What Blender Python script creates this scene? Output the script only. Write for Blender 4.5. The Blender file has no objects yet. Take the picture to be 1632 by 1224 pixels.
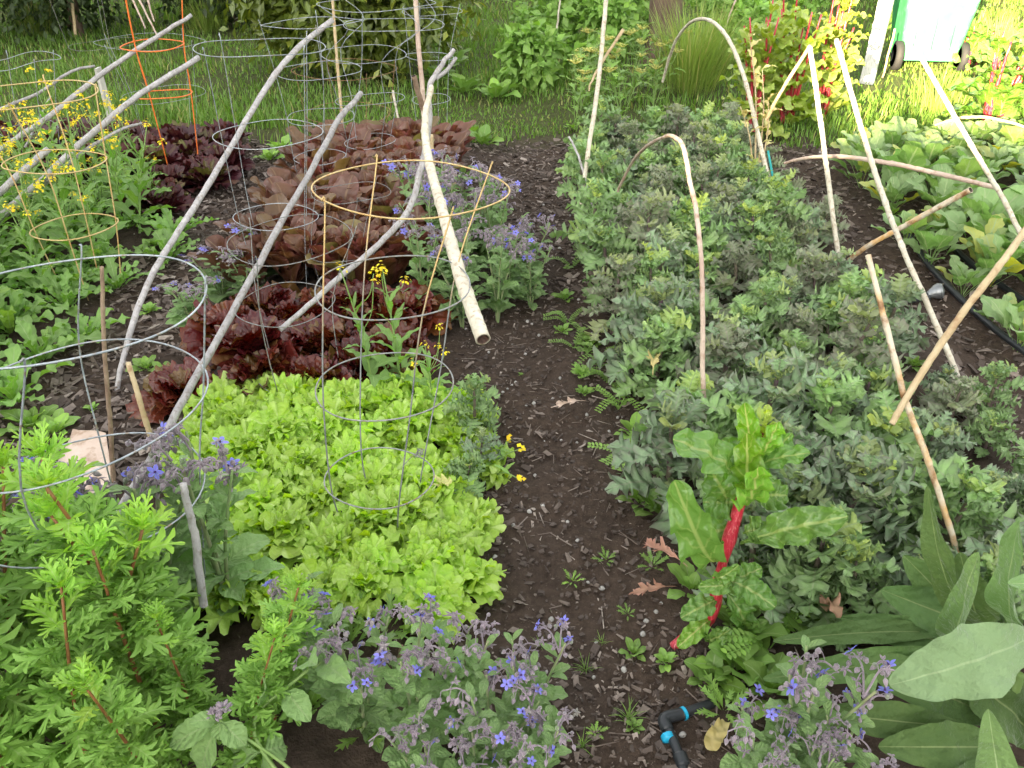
import bpy, math, random
import numpy as np
from mathutils import Vector, Matrix, Euler

random.seed(7)
R = np.random.RandomState(11)
PI = math.pi
sc = bpy.context.scene
COL = sc.collection

# ------------------------------------------------------------------ camera model
H = 1.6
PITCH = math.radians(31.0)
F = 1358.0
cp, sp = math.cos(PITCH), math.sin(PITCH)

def ray(px, py):
    a = (px - 816.0) / F
    b = -(py - 612.0) / F
    return np.array([a, cp + b * sp, -sp + b * cp])

def at(px, py, Y):
    """world point seen at this place of the photograph, Y metres ahead"""
    d = ray(px, py)
    return np.array([0, 0, H]) + d * (Y / d[1])

def gp(px, py, z=0.0):
    """world point at height z"""
    d = ray(px, py)
    return np.array([0, 0, H]) + d * ((z - H) / d[2])

def depth(p):
    return p[1] * cp + (H - p[2]) * sp

def u(a, b):
    return R.uniform(a, b)

# ------------------------------------------------------------------ mesh builder
class MB:
    def __init__(s):
        s.V = []; s.Q = []; s.T = []; s.C = []; s.n = 0
    def add(s, V, Q=None, T=None, C=None):
        V = np.asarray(V, float).reshape(-1, 3)
        if Q is not None and len(Q): s.Q.append(np.asarray(Q, int).reshape(-1, 4) + s.n)
        if T is not None and len(T): s.T.append(np.asarray(T, int).reshape(-1, 3) + s.n)
        if C is None: C = np.tile([1.0, 0.5, 0.5], (len(V), 1))
        C = np.asarray(C, float)
        if C.ndim == 1: C = np.tile(C, (len(V), 1))
        s.V.append(V); s.C.append(C); s.n += len(V)
    def mesh(s, name, mat, smooth=True, off=None):
        V = np.concatenate(s.V); C = np.concatenate(s.C)
        if off is not None: V = V - np.asarray(off)
        Q = np.concatenate(s.Q) if s.Q else np.zeros((0, 4), int)
        T = np.concatenate(s.T) if s.T else np.zeros((0, 3), int)
        me = bpy.data.meshes.new(name)
        me.vertices.add(len(V)); me.vertices.foreach_set('co', V.ravel().astype(np.float32))
        nl = len(Q) * 4 + len(T) * 3
        me.loops.add(nl)
        me.loops.foreach_set('vertex_index', np.concatenate([Q.ravel(), T.ravel()]).astype(np.int32))
        me.polygons.add(len(Q) + len(T))
        st = np.concatenate([np.arange(len(Q)) * 4, len(Q) * 4 + np.arange(len(T)) * 3]).astype(np.int32)
        me.polygons.foreach_set('loop_start', st)
        me.polygons.foreach_set('use_smooth', np.full(len(Q) + len(T), smooth))
        a = me.color_attributes.new('lf', 'FLOAT_COLOR', 'POINT')
        a.data.foreach_set('color', np.hstack([C, np.ones((len(C), 1))]).astype(np.float32).ravel())
        me.materials.append(mat)
        me.update(calc_edges=True); me.validate()
        return me

def link(name, me, parent=None):
    o = bpy.data.objects.new(name, me); COL.objects.link(o)
    if parent is not None: o.parent = parent
    return o

def tag(o, label=None, cat=None, group=None, kind=None):
    if label: o['label'] = label
    if cat: o['category'] = cat
    if group: o['group'] = group
    if kind: o['kind'] = kind
    return o

def thing(name, label, cat, loc, group=None, rz=0.0, scale=1.0, tilt=(0, 0)):
    o = bpy.data.objects.new(name, None); COL.objects.link(o)
    o.empty_display_size = 0.05
    o.location = loc; o.rotation_euler = (tilt[0], tilt[1], rz)
    o.scale = (scale,) * 3 if not hasattr(scale, '__len__') else scale
    return tag(o, label, cat, group)

def spawn(name, parts, loc, label, cat, group=None, rz=0.0, scale=1.0, tilt=(0, 0)):
    """parts: a mesh (thing of one mesh) or a list of (part name, mesh, local matrix or None)"""
    if not isinstance(parts, list):
        o = link(name, parts); o.location = loc; o.rotation_euler = (tilt[0], tilt[1], rz)
        o.scale = (scale,) * 3 if not hasattr(scale, '__len__') else scale
        return tag(o, label, cat, group)
    r = thing(name, label, cat, loc, group, rz, scale, tilt)
    for pn, me, mx in parts:
        c = link(pn, me, r)
        if mx is not None: c.matrix_local = mx
    return r

# ------------------------------------------------------------------ curves & tubes
def smooth_path(P, k=6):
    P = np.asarray(P, float)
    if len(P) < 3: 
        t = np.linspace(0, 1, k * 2)[:, None]
        return P[0] * (1 - t) + P[-1] * t
    E = np.vstack([2 * P[0] - P[1], P, 2 * P[-1] - P[-2]])
    out = []
    for i in range(1, len(E) - 2):
        p0, p1, p2, p3 = E[i - 1], E[i], E[i + 1], E[i + 2]
        for t in np.linspace(0, 1, k, endpoint=False):
            out.append(0.5 * (2 * p1 + (p2 - p0) * t + (2 * p0 - 5 * p1 + 4 * p2 - p3) * t * t + (3 * p1 - p0 - 3 * p2 + p3) * t ** 3))
    out.append(P[-1])
    return np.array(out)

def tube(mb, P, r, n=8, hollow=(False, False), C=(1, .5, .5), closed=False, rough=0.0):
    P = np.asarray(P, float); m = len(P)
    r = np.full(m, r) if np.isscalar(r) else np.asarray(r, float)
    if closed:
        T = np.roll(P, -1, 0) - np.roll(P, 1, 0)
    else:
        T = np.gradient(P, axis=0)
    T /= np.linalg.norm(T, axis=1)[:, None] + 1e-12
    ref = np.array([0, 0, 1.0]) if abs(T[0][2]) < .9 else np.array([1.0, 0, 0])
    N = np.zeros_like(P); N[0] = np.cross(T[0], ref)
    N[0] /= np.linalg.norm(N[0])
    for i in range(1, m):
        v = N[i - 1] - T[i] * np.dot(N[i - 1], T[i]); N[i] = v / (np.linalg.norm(v) + 1e-12)
    B = np.cross(T, N)
    a = np.arange(n) * 2 * PI / n
    rr = r[:, None] * np.ones((1, n))
    if rough: rr = rr * (1 + rough * R.uniform(-1, 1, (m, n)))
    V = P[:, None, :] + rr[..., None] * (np.cos(a)[None, :, None] * N[:, None, :] + np.sin(a)[None, :, None] * B[:, None, :])
    V = V.reshape(-1, 3)
    i = np.arange(m if closed else m - 1)[:, None]; j = np.arange(n)[None, :]
    i2 = (i + 1) % m; j2 = (j + 1) % n
    Q = np.stack(np.broadcast_arrays(i * n + j, i * n + j2, i2 * n + j2, i2 * n + j), -1).reshape(-1, 4)
    tt = np.linspace(0, 1, m)
    Cc = np.zeros((m * n, 3)); Cc[:, 0] = C[0]; Cc[:, 1] = np.repeat(tt, n); Cc[:, 2] = C[2]
    VV = [V]; QQ = [Q]; TT = []; CC = [Cc]; nn = m * n
    if not closed:
        for e, (idx, sg) in enumerate(((0, -1), (m - 1, 1))):
            base = idx * n
            if hollow[e]:
                ring1 = P[idx] + (V[base:base + n] - P[idx]) * 0.72
                ring2 = P[idx] + (V[base:base + n] - P[idx]) * 0.6 - T[idx] * sg * r[idx] * 3
                VV += [ring1, ring2, P[idx][None] - T[idx] * sg * r[idx] * 3]
                CC += [np.tile([0.0, .5, .5], (n, 1)), np.tile([0.0, .5, .5], (n, 1)), np.array([[0, .5, .5]])]
                jj = np.arange(n); j3 = (jj + 1) % n
                q1 = np.stack([base + jj, base + j3, nn + j3, nn + jj], -1)
                q2 = np.stack([nn + jj, nn + j3, nn + n + j3, nn + n + jj], -1)
                QQ += [q1, q2]
                TT.append(np.stack([nn + n + jj, nn + n + j3, np.full(n, nn + 2 * n)], -1))
                nn += 2 * n + 1
            else:
                VV.append((P[idx] + T[idx] * sg * r[idx] * .25)[None]); CC.append(np.array([[C[0], float(e), C[2]]]))
                jj = np.arange(n)
                TT.append(np.stack([base + jj, base + (jj + 1) % n, np.full(n, nn)], -1)); nn += 1
    mb.add(np.concatenate(VV), np.concatenate(QQ), np.concatenate(TT) if TT else None, np.concatenate(CC))

def drop(mb, base, tip, r, n=6, m=5, C=(1, .5, .5), shape=None):
    """tear-drop or ellipsoid from base to tip"""
    base = np.asarray(base, float); tip = np.asarray(tip, float)
    t = np.linspace(0.02, .98, m)
    rad = r * (np.sin(PI * t) ** .7 if shape is None else shape(t))
    tube(mb, base + (tip - base) * t[:, None], rad, n, C=C)

def box(mb, c, s, rz=0.0, jit=0.0, taper=1.0, rot=None):
    v = np.array([[x, y, z] for z in (-.5, .5) for y in (-.5, .5) for x in (-.5, .5)], float)
    v[4:, :2] *= taper
    v *= np.asarray(s)
    if jit: v += R.uniform(-jit, jit, v.shape)
    if rot is not None: v = v @ np.array(rot).T
    ca, sa = math.cos(rz), math.sin(rz)
    v = np.stack([v[:, 0] * ca - v[:, 1] * sa, v[:, 0] * sa + v[:, 1] * ca, v[:, 2]], -1) + np.asarray(c)
    mb.add(v, [[0, 2, 3, 1], [4, 5, 7, 6], [0, 1, 5, 4], [2, 6, 7, 3], [0, 4, 6, 2], [1, 3, 7, 5]])

# ------------------------------------------------------------------ leaves
def lobes(x, e): return np.abs(np.sin(PI * x)) ** e
def endcap(tb, k): return np.sqrt(np.clip(1 - tb ** k, 0, 1))
def sh_kale(t, ph):
    p = .20; tb = np.clip((t - p) / (1 - p), 0, 1)
    env = np.sin(PI * np.clip(tb, 0, .93) ** .8) ** .5 * (.66 + .42 * tb) * endcap(tb, 9)
    lob = .27 + .73 * lobes(5.0 * tb + ph, .85)
    w = env * lob * (1 + .30 * np.sin(tb * 72 + ph * 9))
    return np.where(t < p, .055, np.maximum(w, .03)), .13 * lobes(5.0 * tb + ph, .85)
def sh_oak(t, ph):
    tb = np.clip((t - .06) / .94, 0, 1)
    env = (.25 + .75 * tb ** .7) * endcap(tb, 5)
    lob = .50 + .50 * lobes(2.5 * tb + ph, .55)
    return np.maximum(env * lob * (1 + .09 * np.sin(tb * 38 + ph * 7)), .02), .10 * lobes(2.5 * tb + ph, .55)
def sh_frill(t, ph):
    env = (.30 + .70 * t ** .7) * endcap(t, 5)
    return np.maximum(env * (.80 + .20 * lobes(5 * t + ph, .6)), .02), 0 * t
def sh_spoon(t, ph):
    env = (.22 + .78 * np.clip((t - .1) / .5, 0, 1) ** 1.2) * endcap(np.clip((t - .35) / .65, 0, 1), 2.4)
    return np.maximum(env * (1 + .05 * np.sin(t * 25 + ph * 9)), .02), 0 * t
def sh_round(t, ph):
    p = .46; tb = np.clip((t - p) / (1 - p), 0, 1)
    w = np.sin(PI * np.clip(tb, 0, 1) ** .62) ** .5 * (1 + .10 * np.sin(tb * 24 + ph * 6))
    return np.where(t < p, .05, np.maximum(w, .03)), 0 * t
def sh_oval(t, ph):
    p = .12; tb = np.clip((t - p) / (1 - p), 0, 1)
    w = np.sin(PI * tb ** .85) ** .75 * (1 + .05 * np.sin(tb * 30 + ph * 6))
    return np.where(t < p, .08, np.maximum(w, .02)), 0 * t
def sh_broad(t, ph):
    w = np.minimum(1, (.14 + t * 1.9)) ** .9 * endcap(t, 3.0) * (1 - .35 * t ** 3) * (1 + .025 * np.sin(t * 40 + ph * 6))
    return np.maximum(w, .015), 0 * t
def sh_lance(t, ph):
    return np.maximum(np.sin(PI * t ** .8) ** .9 * (1 + .10 * np.sin(t * 24 + ph * 6)), .04), 0 * t
def sh_chard(t, ph):
    p = .12; tb = np.clip((t - p) / (1 - p), 0, 1)
    w = np.minimum(1, .14 + tb * 2.3) ** .9 * (1 - .12 * (1 - tb)) * endcap(tb, 3.0) * (1 + .06 * np.sin(tb * 26 + ph * 6) + .03 * np.sin(tb * 57 + ph))
    return np.where(t < p, .10, np.maximum(w, .02)), 0 * t
def sh_mug(t, ph):
    p = .14; tb = np.clip((t - p) / (1 - p), 0, 1)
    env = np.sin(PI * np.clip(tb, 0, 1) ** .85) ** .5 * endcap(tb, 8)
    lob = .12 + .88 * lobes(4.5 * tb + .0, 1.0)
    w = env * lob * (1 + .30 * np.sin(tb * 58 + ph * 2))
    return np.where(t < p, .04, np.maximum(w, .03)), .24 * lobes(4.5 * tb, 1.0)

def leaf_core(mb, P, S, N, T, L, W, shape, fold, ruff, rufn, rnd, m, crinkle, t):
    n = len(P) - 1
    cols = []; cc = []
    for k in range(-m, m + 1):
        s = k / m; a = abs(s)
        w, fwd = shape(t, rnd + (0.13 if s > 0 else 0.0))
        ph = rnd * 20 + (2.1 if s > 0 else 0)
        z = fold * a * w * W + ruff * W * a ** 1.6 * np.minimum(w * 1.4, 1) * np.sin(2 * PI * rufn * t + ph)
        if crinkle: z = z + crinkle * W * np.sin(9 * t * PI + a * 4 + ph) * np.sin(a * 7 + ph) * np.minimum(w, 1)
        V = P + S * (s * w * W * .5)[:, None] + N * z[:, None] + T * (fwd * a * L)[:, None]
        cols.append(V); cc.append(np.stack([np.full(n + 1, a), t, np.full(n + 1, rnd)], -1))
    V = np.stack(cols, 1).reshape(-1, 3); C = np.stack(cc, 1).reshape(-1, 3)
    k = 2 * m + 1
    i = np.arange(n)[:, None]; j = np.arange(k - 1)[None, :]
    Q = np.stack([i * k + j, i * k + j + 1, (i + 1) * k + j + 1, (i + 1) * k + j], -1).reshape(-1, 4)
    mb.add(V, Q, None, C)

def leaf(mb, base, yaw, pitch, L, W, shape, bend=.8, fold=.15, ruff=.12, rufn=3, n=12, m=2, rnd=None, roll=0.0, crinkle=0.0):
    rnd = R.rand() if rnd is None else rnd
    h = np.array([math.cos(yaw), math.sin(yaw), 0]); zz = np.array([0, 0, 1.0])
    S0 = np.array([-math.sin(yaw), math.cos(yaw), 0])
    t = 1 - (1 - np.linspace(0, 1, n + 1)) ** 1.45; e = pitch - bend * t ** 1.3
    T = np.cos(e)[:, None] * h + np.sin(e)[:, None] * zz
    N = -np.sin(e)[:, None] * h + np.cos(e)[:, None] * zz
    P = np.asarray(base) + np.vstack([np.zeros(3), np.cumsum(T[:-1] * (L * np.diff(t))[:, None], 0)])
    S = S0 * math.cos(roll) + N * math.sin(roll); N2 = N * math.cos(roll) - S0 * math.sin(roll)
    leaf_core(mb, P, S, N2, T, L, W, shape, fold, ruff, rufn, rnd, m, crinkle, t)

def fan(mb, base, yaw, pitch, L, W, bend=.8, amp=.12, waves=5, nlobe=5, depth_=.22, spread=1.15, nr=6, na=18, rnd=None, roll=0.0, fine=0.0, disc=False):
    """fan shaped lettuce leaf: a lobed, ruffled rim spread round a short midrib"""
    rnd = R.rand() if rnd is None else rnd
    h = np.array([math.cos(yaw), math.sin(yaw), 0]); zz = np.array([0, 0, 1.0]); S0 = np.array([-math.sin(yaw), math.cos(yaw), 0])
    ph = np.linspace(-1, 1, na + 1); rr = np.linspace(0, 1, nr + 1) ** .85
    a = ph * spread
    rim = (1 - depth_) + depth_ * np.abs(np.cos(PI * (nlobe / 2 * ph + (rnd - .5) * .6))) ** .6
    rim = rim * (1 + .05 * np.sin(ph * 23 + rnd * 30)) * (1 - .18 * np.abs(ph) ** 3)
    A, Rr = np.meshgrid(a, rr); PHI = np.meshgrid(ph, rr)[0]
    rad = Rr * rim[None, :]
    x = .22 * Rr ** .5 + .78 * rad * np.cos(A); y = rad * np.sin(A) * W / L * .75
    if disc:      # round lobed blade on a short stalk
        x = .56 + .44 * rad * np.cos(A); y = .44 * rad * np.sin(A) * W / L
        near = np.abs(PHI) > .86; x = np.where(near, x * np.interp(Rr, [0, 1], [1, .12]), x); y = np.where(near, y * np.interp(Rr, [0, 1], [1, .25]), y)
    z = amp * Rr ** 2.2 * np.sin(PI * waves * PHI + rnd * 20) + .10 * np.abs(PHI) * Rr
    if fine: z = z + fine * Rr ** 4 * np.sin(PI * waves * 3.1 * PHI + rnd * 11)
    e = pitch - bend * np.clip(x, 0, 1.1) ** 1.4
    xs = np.linspace(0, 1.2, 40); ee = pitch - bend * xs ** 1.4
    cx = np.concatenate([[0], np.cumsum(np.cos((ee[1:] + ee[:-1]) / 2))]) * (xs[1]); cz = np.concatenate([[0], np.cumsum(np.sin((ee[1:] + ee[:-1]) / 2))]) * xs[1]
    X_ = np.interp(x, xs, cx) * L; Z_ = np.interp(x, xs, cz) * L
    NX = -np.sin(e); NZ = np.cos(e)
    y2 = y * L * math.cos(roll); zz2 = z * L + y * L * math.sin(roll)
    V = np.asarray(base) + (X_ + NX * zz2)[..., None] * h + (Z_ + NZ * zz2)[..., None] * zz + y2[..., None] * S0
    C = np.stack([np.abs(PHI), Rr, np.full(Rr.shape, rnd)], -1)
    k = na + 1; i = np.arange(nr)[:, None]; j = np.arange(na)[None, :]
    Q = np.stack([i * k + j, i * k + j + 1, (i + 1) * k + j + 1, (i + 1) * k + j], -1).reshape(-1, 4)
    mb.add(V.reshape(-1, 3), Q, None, C.reshape(-1, 3))

def leaf_to(mb, base, tip, W, shape, up=(0, 0, 1), sag=.15, fold=.1, ruff=.06, rufn=3, n=20, m=4, rnd=None, crinkle=0.0):
    """leaf whose spine runs from base to tip, bowed towards up"""
    rnd = R.rand() if rnd is None else rnd
    b = np.asarray(base, float); d = np.asarray(tip, float) - b; L = np.linalg.norm(d); T0 = d / L
    N0 = np.asarray(up, float); N0 = N0 - T0 * N0.dot(T0); N0 /= np.linalg.norm(N0)
    t = 1 - (1 - np.linspace(0, 1, n + 1)) ** 1.45
    P = b + d * t[:, None] + N0 * (sag * L * np.sin(PI * t ** .9))[:, None]
    T = np.gradient(P, axis=0); T /= np.linalg.norm(T, axis=1)[:, None]
    S = np.cross(N0, T0)[None] * np.ones((n + 1, 1)); N = np.cross(T, S)
    leaf_core(mb, P, S, N, T, L, W, shape, fold, ruff, rufn, rnd, m, crinkle, t)

def scatter(mb, P, D, U, L, W, rnd=None, fold=.2, rootc=None):
    """many simple six-point leaves at once. P base points, D unit directions, U unit normals"""
    n = len(P); L = np.broadcast_to(L, n)[:, None]; W = np.broadcast_to(W, n)[:, None]
    S = np.cross(U, D); S /= np.linalg.norm(S, axis=1)[:, None] + 1e-9
    U = np.cross(D, S)
    rnd = R.rand(n) if rnd is None else rnd
    v = [P, P + D * L * .45 + S * W * .5 + U * W * fold, P + D * L * .5, P + D * L * .45 - S * W * .5 + U * W * fold, P + D * L - U * L * .12]
    V = np.stack(v, 1).reshape(-1, 3)
    o = (np.arange(n) * 5)[:, None]
    T = np.concatenate([o + [0, 1, 2], o + [0, 2, 3], o + [1, 4, 2], o + [2, 4, 3]])
    C = np.stack([np.tile([0, 1, 0, 1, .5], n), np.tile([0, .45, .5, .45, 1], n), np.repeat(rnd, 5)], -1)
    mb.add(V, None, T, C)

def unit(n):
    v = R.normal(size=(n, 3)); return v / np.linalg.norm(v, axis=1)[:, None]

# ------------------------------------------------------------------ materials
def nodes(name):
    m = bpy.data.materials.new(name); m.use_nodes = True
    nt = m.node_tree; nt.nodes.clear()
    out = nt.nodes.new('ShaderNodeOutputMaterial')
    return m, nt, out
def nd(nt, typ, **kw):
    n = nt.nodes.new(typ)
    for k, v in kw.items(): setattr(n, k, v)
    return n
def mixc(nt, fac, a, b, mode='MIX'):
    n = nt.nodes.new('ShaderNodeMix'); n.data_type = 'RGBA'; n.blend_type = mode
    for sock, v in ((n.inputs[0], fac), (n.inputs[6], a), (n.inputs[7], b)):
        if hasattr(v, 'links') or hasattr(v, 'is_linked'): nt.links.new(v, sock)
        elif np.isscalar(v): sock.default_value = v
        else: sock.default_value = (v[0], v[1], v[2], 1)
    return n.outputs[2]
def ramp(nt, v, a, b, c0=0.0, c1=1.0):
    n = nt.nodes.new('ShaderNodeMapRange'); n.clamp = True
    n.inputs[1].default_value = a; n.inputs[2].default_value = b; n.inputs[3].default_value = c0; n.inputs[4].default_value = c1
    nt.links.new(v, n.inputs[0]); return n.outputs[0]
def noise(nt, scale, detail=3, vec=None, rough=.55):
    n = nt.nodes.new('ShaderNodeTexNoise'); n.inputs['Scale'].default_value = scale; n.inputs['Detail'].default_value = detail
    n.inputs['Roughness'].default_value = rough
    if vec is None:
        tc = nt.nodes.new('ShaderNodeTexCoord'); vec = tc.outputs['Object']
    nt.links.new(vec, n.inputs['Vector']); return n.outputs['Fac']

def leaf_mat(name, ca, cb, rib=None, back=None, edge=None, trans=.35, rough=.5, spec=.4, vary=.35, bump=.25, bscale=60, sheen=0.0, ribw=.10, coat=0.0, tip=None, young=None, vein=0, veinc=.45):
    m, nt, out = nodes(name); L = nt.links.new
    at_ = nd(nt, 'ShaderNodeAttribute', attribute_name='lf'); sep = nd(nt, 'ShaderNodeSeparateColor'); L(at_.outputs['Color'], sep.inputs[0])
    s, t, rn = sep.outputs[0], sep.outputs[1], sep.outputs[2]
    oi = nd(nt, 'ShaderNodeObjectInfo')
    nz = noise(nt, 14, 3)
    nz2 = noise(nt, bscale, 3)
    c = mixc(nt, ramp(nt, rn, .1, .9), ca, cb)
    c = mixc(nt, ramp(nt, nz, .35, .7, 0, .55), c, cb)
    if edge is not None: c = mixc(nt, ramp(nt, s, .55, 1.0, 0, .8), c, edge)
    if tip is not None: c = mixc(nt, ramp(nt, t, .5, 1.0, 0, .8), c, tip)
    if young is not None: c = mixc(nt, ramp(nt, rn, .86, .97), c, young)
    hsv = nd(nt, 'ShaderNodeHueSaturation'); L(c, hsv.inputs['Color'])
    L(ramp(nt, oi.outputs['Random'], 0, 1, 1 - vary * .6, 1 + vary * .6), hsv.inputs['Value'])
    mt = nd(nt, 'ShaderNodeMath', operation='MULTIPLY_ADD'); L(rn, mt.inputs[0]); mt.inputs[1].default_value = .03; mt.inputs[2].default_value = .485
    L(mt.outputs[0], hsv.inputs['Hue'])
    c = hsv.outputs['Color']
    if rib is not None: c = mixc(nt, ramp(nt, s, ribw * .4, ribw, .85, 0), c, rib)
    vh = None
    if vein:
        a1 = nd(nt, 'ShaderNodeMath', operation='MULTIPLY_ADD'); L(s, a1.inputs[0]); a1.inputs[1].default_value = -1.3; 
        a0 = nd(nt, 'ShaderNodeMath', operation='MULTIPLY'); L(t, a0.inputs[0]); a0.inputs[1].default_value = vein; L(a0.outputs[0], a1.inputs[2])
        nn = nd(nt, 'ShaderNodeMath', operation='MULTIPLY_ADD'); L(nz2, nn.inputs[0]); nn.inputs[1].default_value = .5; L(a1.outputs[0], nn.inputs[2])
        fr = nd(nt, 'ShaderNodeMath', operation='PINGPONG'); L(nn.outputs[0], fr.inputs[0]); fr.inputs[1].default_value = .5
        vh = ramp(nt, fr.outputs[0], .02, .11, 1, 0)
        sm = nd(nt, 'ShaderNodeMath', operation='MULTIPLY'); L(vh, sm.inputs[0]); L(ramp(nt, s, .0, 1.0, veinc, veinc * .25), sm.inputs[1])
        c = mixc(nt, sm.outputs[0], c, rib)
        dome = ramp(nt, fr.outputs[0], .0, .5)
    if back is not None:
        ge = nd(nt, 'ShaderNodeNewGeometry'); c = mixc(nt, ge.outputs['Backfacing'], c, mixc(nt, .4, c, back))
    p = nd(nt, 'ShaderNodeBsdfPrincipled'); L(c, p.inputs['Base Color'])
    p.inputs['Roughness'].default_value = rough; p.inputs['Specular IOR Level'].default_value = spec
    p.inputs['Sheen Weight'].default_value = sheen; p.inputs['Sheen Roughness'].default_value = .4
    if coat: p.inputs['Coat Weight'].default_value = coat; p.inputs['Coat Roughness'].default_value = .25
    b = nd(nt, 'ShaderNodeBump'); b.inputs['Strength'].default_value = bump; b.inputs['Distance'].default_value = .01
    if vh is not None:
        hh = nd(nt, 'ShaderNodeMath', operation='MULTIPLY_ADD'); L(dome, hh.inputs[0]); hh.inputs[1].default_value = .22; L(nz2, hh.inputs[2]); L(hh.outputs[0], b.inputs['Height'])
    else: L(nz2, b.inputs['Height'])
    L(b.outputs[0], p.inputs['Normal'])
    tr = nd(nt, 'ShaderNodeBsdfTranslucent'); 
    tc = nd(nt, 'ShaderNodeHueSaturation'); L(c, tc.inputs['Color']); tc.inputs['Saturation'].default_value = 1.15; tc.inputs['Value'].default_value = 1.5
    L(tc.outputs[0], tr.inputs['Color'])
    mx = nd(nt, 'ShaderNodeMixShader'); mx.inputs[0].default_value = trans
    L(p.outputs[0], mx.inputs[1]); L(tr.outputs[0], mx.inputs[2]); L(mx.outputs[0], out.inputs[0])
    return m

def solid(name, ca, cb=None, rough=.6, metal=0.0, scale=20, bump=.2, spec=.4, hole=None, stretch=None, lo=.35, hi=.65, cc=None, sheen=0.0, vary=0.0, bscale=None, two=None):
    m, nt, out = nodes(name); L = nt.links.new
    vec = None
    if stretch:
        tc = nd(nt, 'ShaderNodeTexCoord'); mp = nd(nt, 'ShaderNodeMapping'); mp.inputs['Scale'].default_value = stretch
        L(tc.outputs['Object'], mp.inputs[0]); vec = mp.outputs[0]
    nz = noise(nt, scale, 5, vec); nz2 = noise(nt, bscale or scale * 2.7, 4, vec)
    c = mixc(nt, ramp(nt, nz, lo, hi), ca, cb if cb is not None else ca)
    if cc is not None: c = mixc(nt, ramp(nt, nz2, .52, .68), c, cc)
    if vary:
        oi = nd(nt, 'ShaderNodeObjectInfo'); hs = nd(nt, 'ShaderNodeHueSaturation'); L(c, hs.inputs['Color'])
        L(ramp(nt, oi.outputs['Random'], 0, 1, 1 - vary, 1 + vary), hs.inputs['Value']); c = hs.outputs[0]
    if two is not None:
        a = nd(nt, 'ShaderNodeAttribute', attribute_name='lf'); sp_ = nd(nt, 'ShaderNodeSeparateColor'); L(a.outputs['Color'], sp_.inputs[0])
        mm = nd(nt, 'ShaderNodeMath', operation='MULTIPLY_ADD'); L(nz, mm.inputs[0]); mm.inputs[1].default_value = .3; L(sp_.outputs[1], mm.inputs[2])
        c = mixc(nt, ramp(nt, mm.outputs[0], .50, .64), two, c)
    if hole is not None:
        a = nd(nt, 'ShaderNodeAttribute', attribute_name='lf'); sp_ = nd(nt, 'ShaderNodeSeparateColor'); L(a.outputs['Color'], sp_.inputs[0])
        c = mixc(nt, sp_.outputs[0], hole, c)
    p = nd(nt, 'ShaderNodeBsdfPrincipled'); L(c, p.inputs['Base Color'])
    p.inputs['Roughness'].default_value = rough; p.inputs['Metallic'].default_value = metal; p.inputs['Specular IOR Level'].default_value = spec
    p.inputs['Sheen Weight'].default_value = sheen
    b = nd(nt, 'ShaderNodeBump'); b.inputs['Strength'].default_value = bump; b.inputs['Distance'].default_value = .01
    L(nz2, b.inputs['Height']); L(b.outputs[0], p.inputs['Normal']); L(p.outputs[0], out.inputs[0])
    return m

def chip_mat():
    m, nt, out = nodes('wood_chip'); L = nt.links.new
    a = nd(nt, 'ShaderNodeAttribute', attribute_name='lf'); sp_ = nd(nt, 'ShaderNodeSeparateColor'); L(a.outputs['Color'], sp_.inputs[0])
    r = nd(nt, 'ShaderNodeValToRGB'); L(sp_.outputs[2], r.inputs[0]); e = r.color_ramp.elements
    e[0].color = (.045, .032, .026, 1); e[1].color = (.46, .39, .34, 1)
    for p, c in ((.35, (.085, .062, .050)), (.65, (.16, .122, .10)), (.88, (.25, .20, .17))): x = e.new(p); x.color = (*c, 1)
    n = noise(nt, 60, 4, rough=.7)
    c = mixc(nt, ramp(nt, n, .35, .7, .0, .6), r.outputs[0], (.09, .065, .055))
    p = nd(nt, 'ShaderNodeBsdfPrincipled'); L(c, p.inputs['Base Color']); p.inputs['Roughness'].default_value = .85
    b = nd(nt, 'ShaderNodeBump'); b.inputs['Strength'].default_value = .5; b.inputs['Distance'].default_value = .005; L(n, b.inputs['Height']); L(b.outputs[0], p.inputs['Normal']); L(p.outputs[0], out.inputs[0])
    return m
M = {}
M['lettuce'] = leaf_mat('lettuce_leaf', (.30, .49, .025), (.47, .66, .085), rib=(.62, .75, .28), trans=.32, rough=.40, vary=.25, bump=.5, bscale=45, back=(.40, .56, .14), vein=4, veinc=.35)
M['redlet'] = leaf_mat('red_lettuce_leaf', (.070, .010, .007), (.125, .021, .013), rib=(.17, .08, .03), trans=.14, rough=.26, spec=.45, vary=.5, bump=.7, bscale=40, edge=(.085, .010, .012), young=(.13, .07, .02), coat=.1, vein=5, veinc=.2)
M['farred'] = leaf_mat('dark_red_lettuce_leaf', (.045, .010, .013), (.085, .02, .022), rib=(.1, .05, .03), trans=.12, rough=.4, vary=.5, young=(.13, .11, .03))
M['bronze'] = leaf_mat('bronze_lettuce_leaf', (.095, .030, .020), (.155, .062, .028), rib=(.26, .16, .08), trans=.22, rough=.32, spec=.5, vary=.45, edge=(.19, .07, .065), young=(.22, .19, .06), bump=.6, bscale=35, back=(.16, .09, .055), vein=5, veinc=.3)
M['kale'] = leaf_mat('kale_leaf', (.18, .335, .095), (.30, .47, .155), rib=(.30, .36, .20), trans=.16, rough=.55, vary=.45, edge=(.17, .22, .12), young=(.46, .52, .12), back=(.20, .29, .14), bump=.4, vein=5, veinc=.4)
M['kaleb'] = leaf_mat('blue_kale_leaf', (.18, .32, .15), (.295, .42, .22), rib=(.27, .28, .20), trans=.15, rough=.55, vary=.45, edge=(.20, .165, .165), young=(.40, .44, .14), back=(.18, .24, .15), bump=.4, vein=5, veinc=.4)
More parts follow.
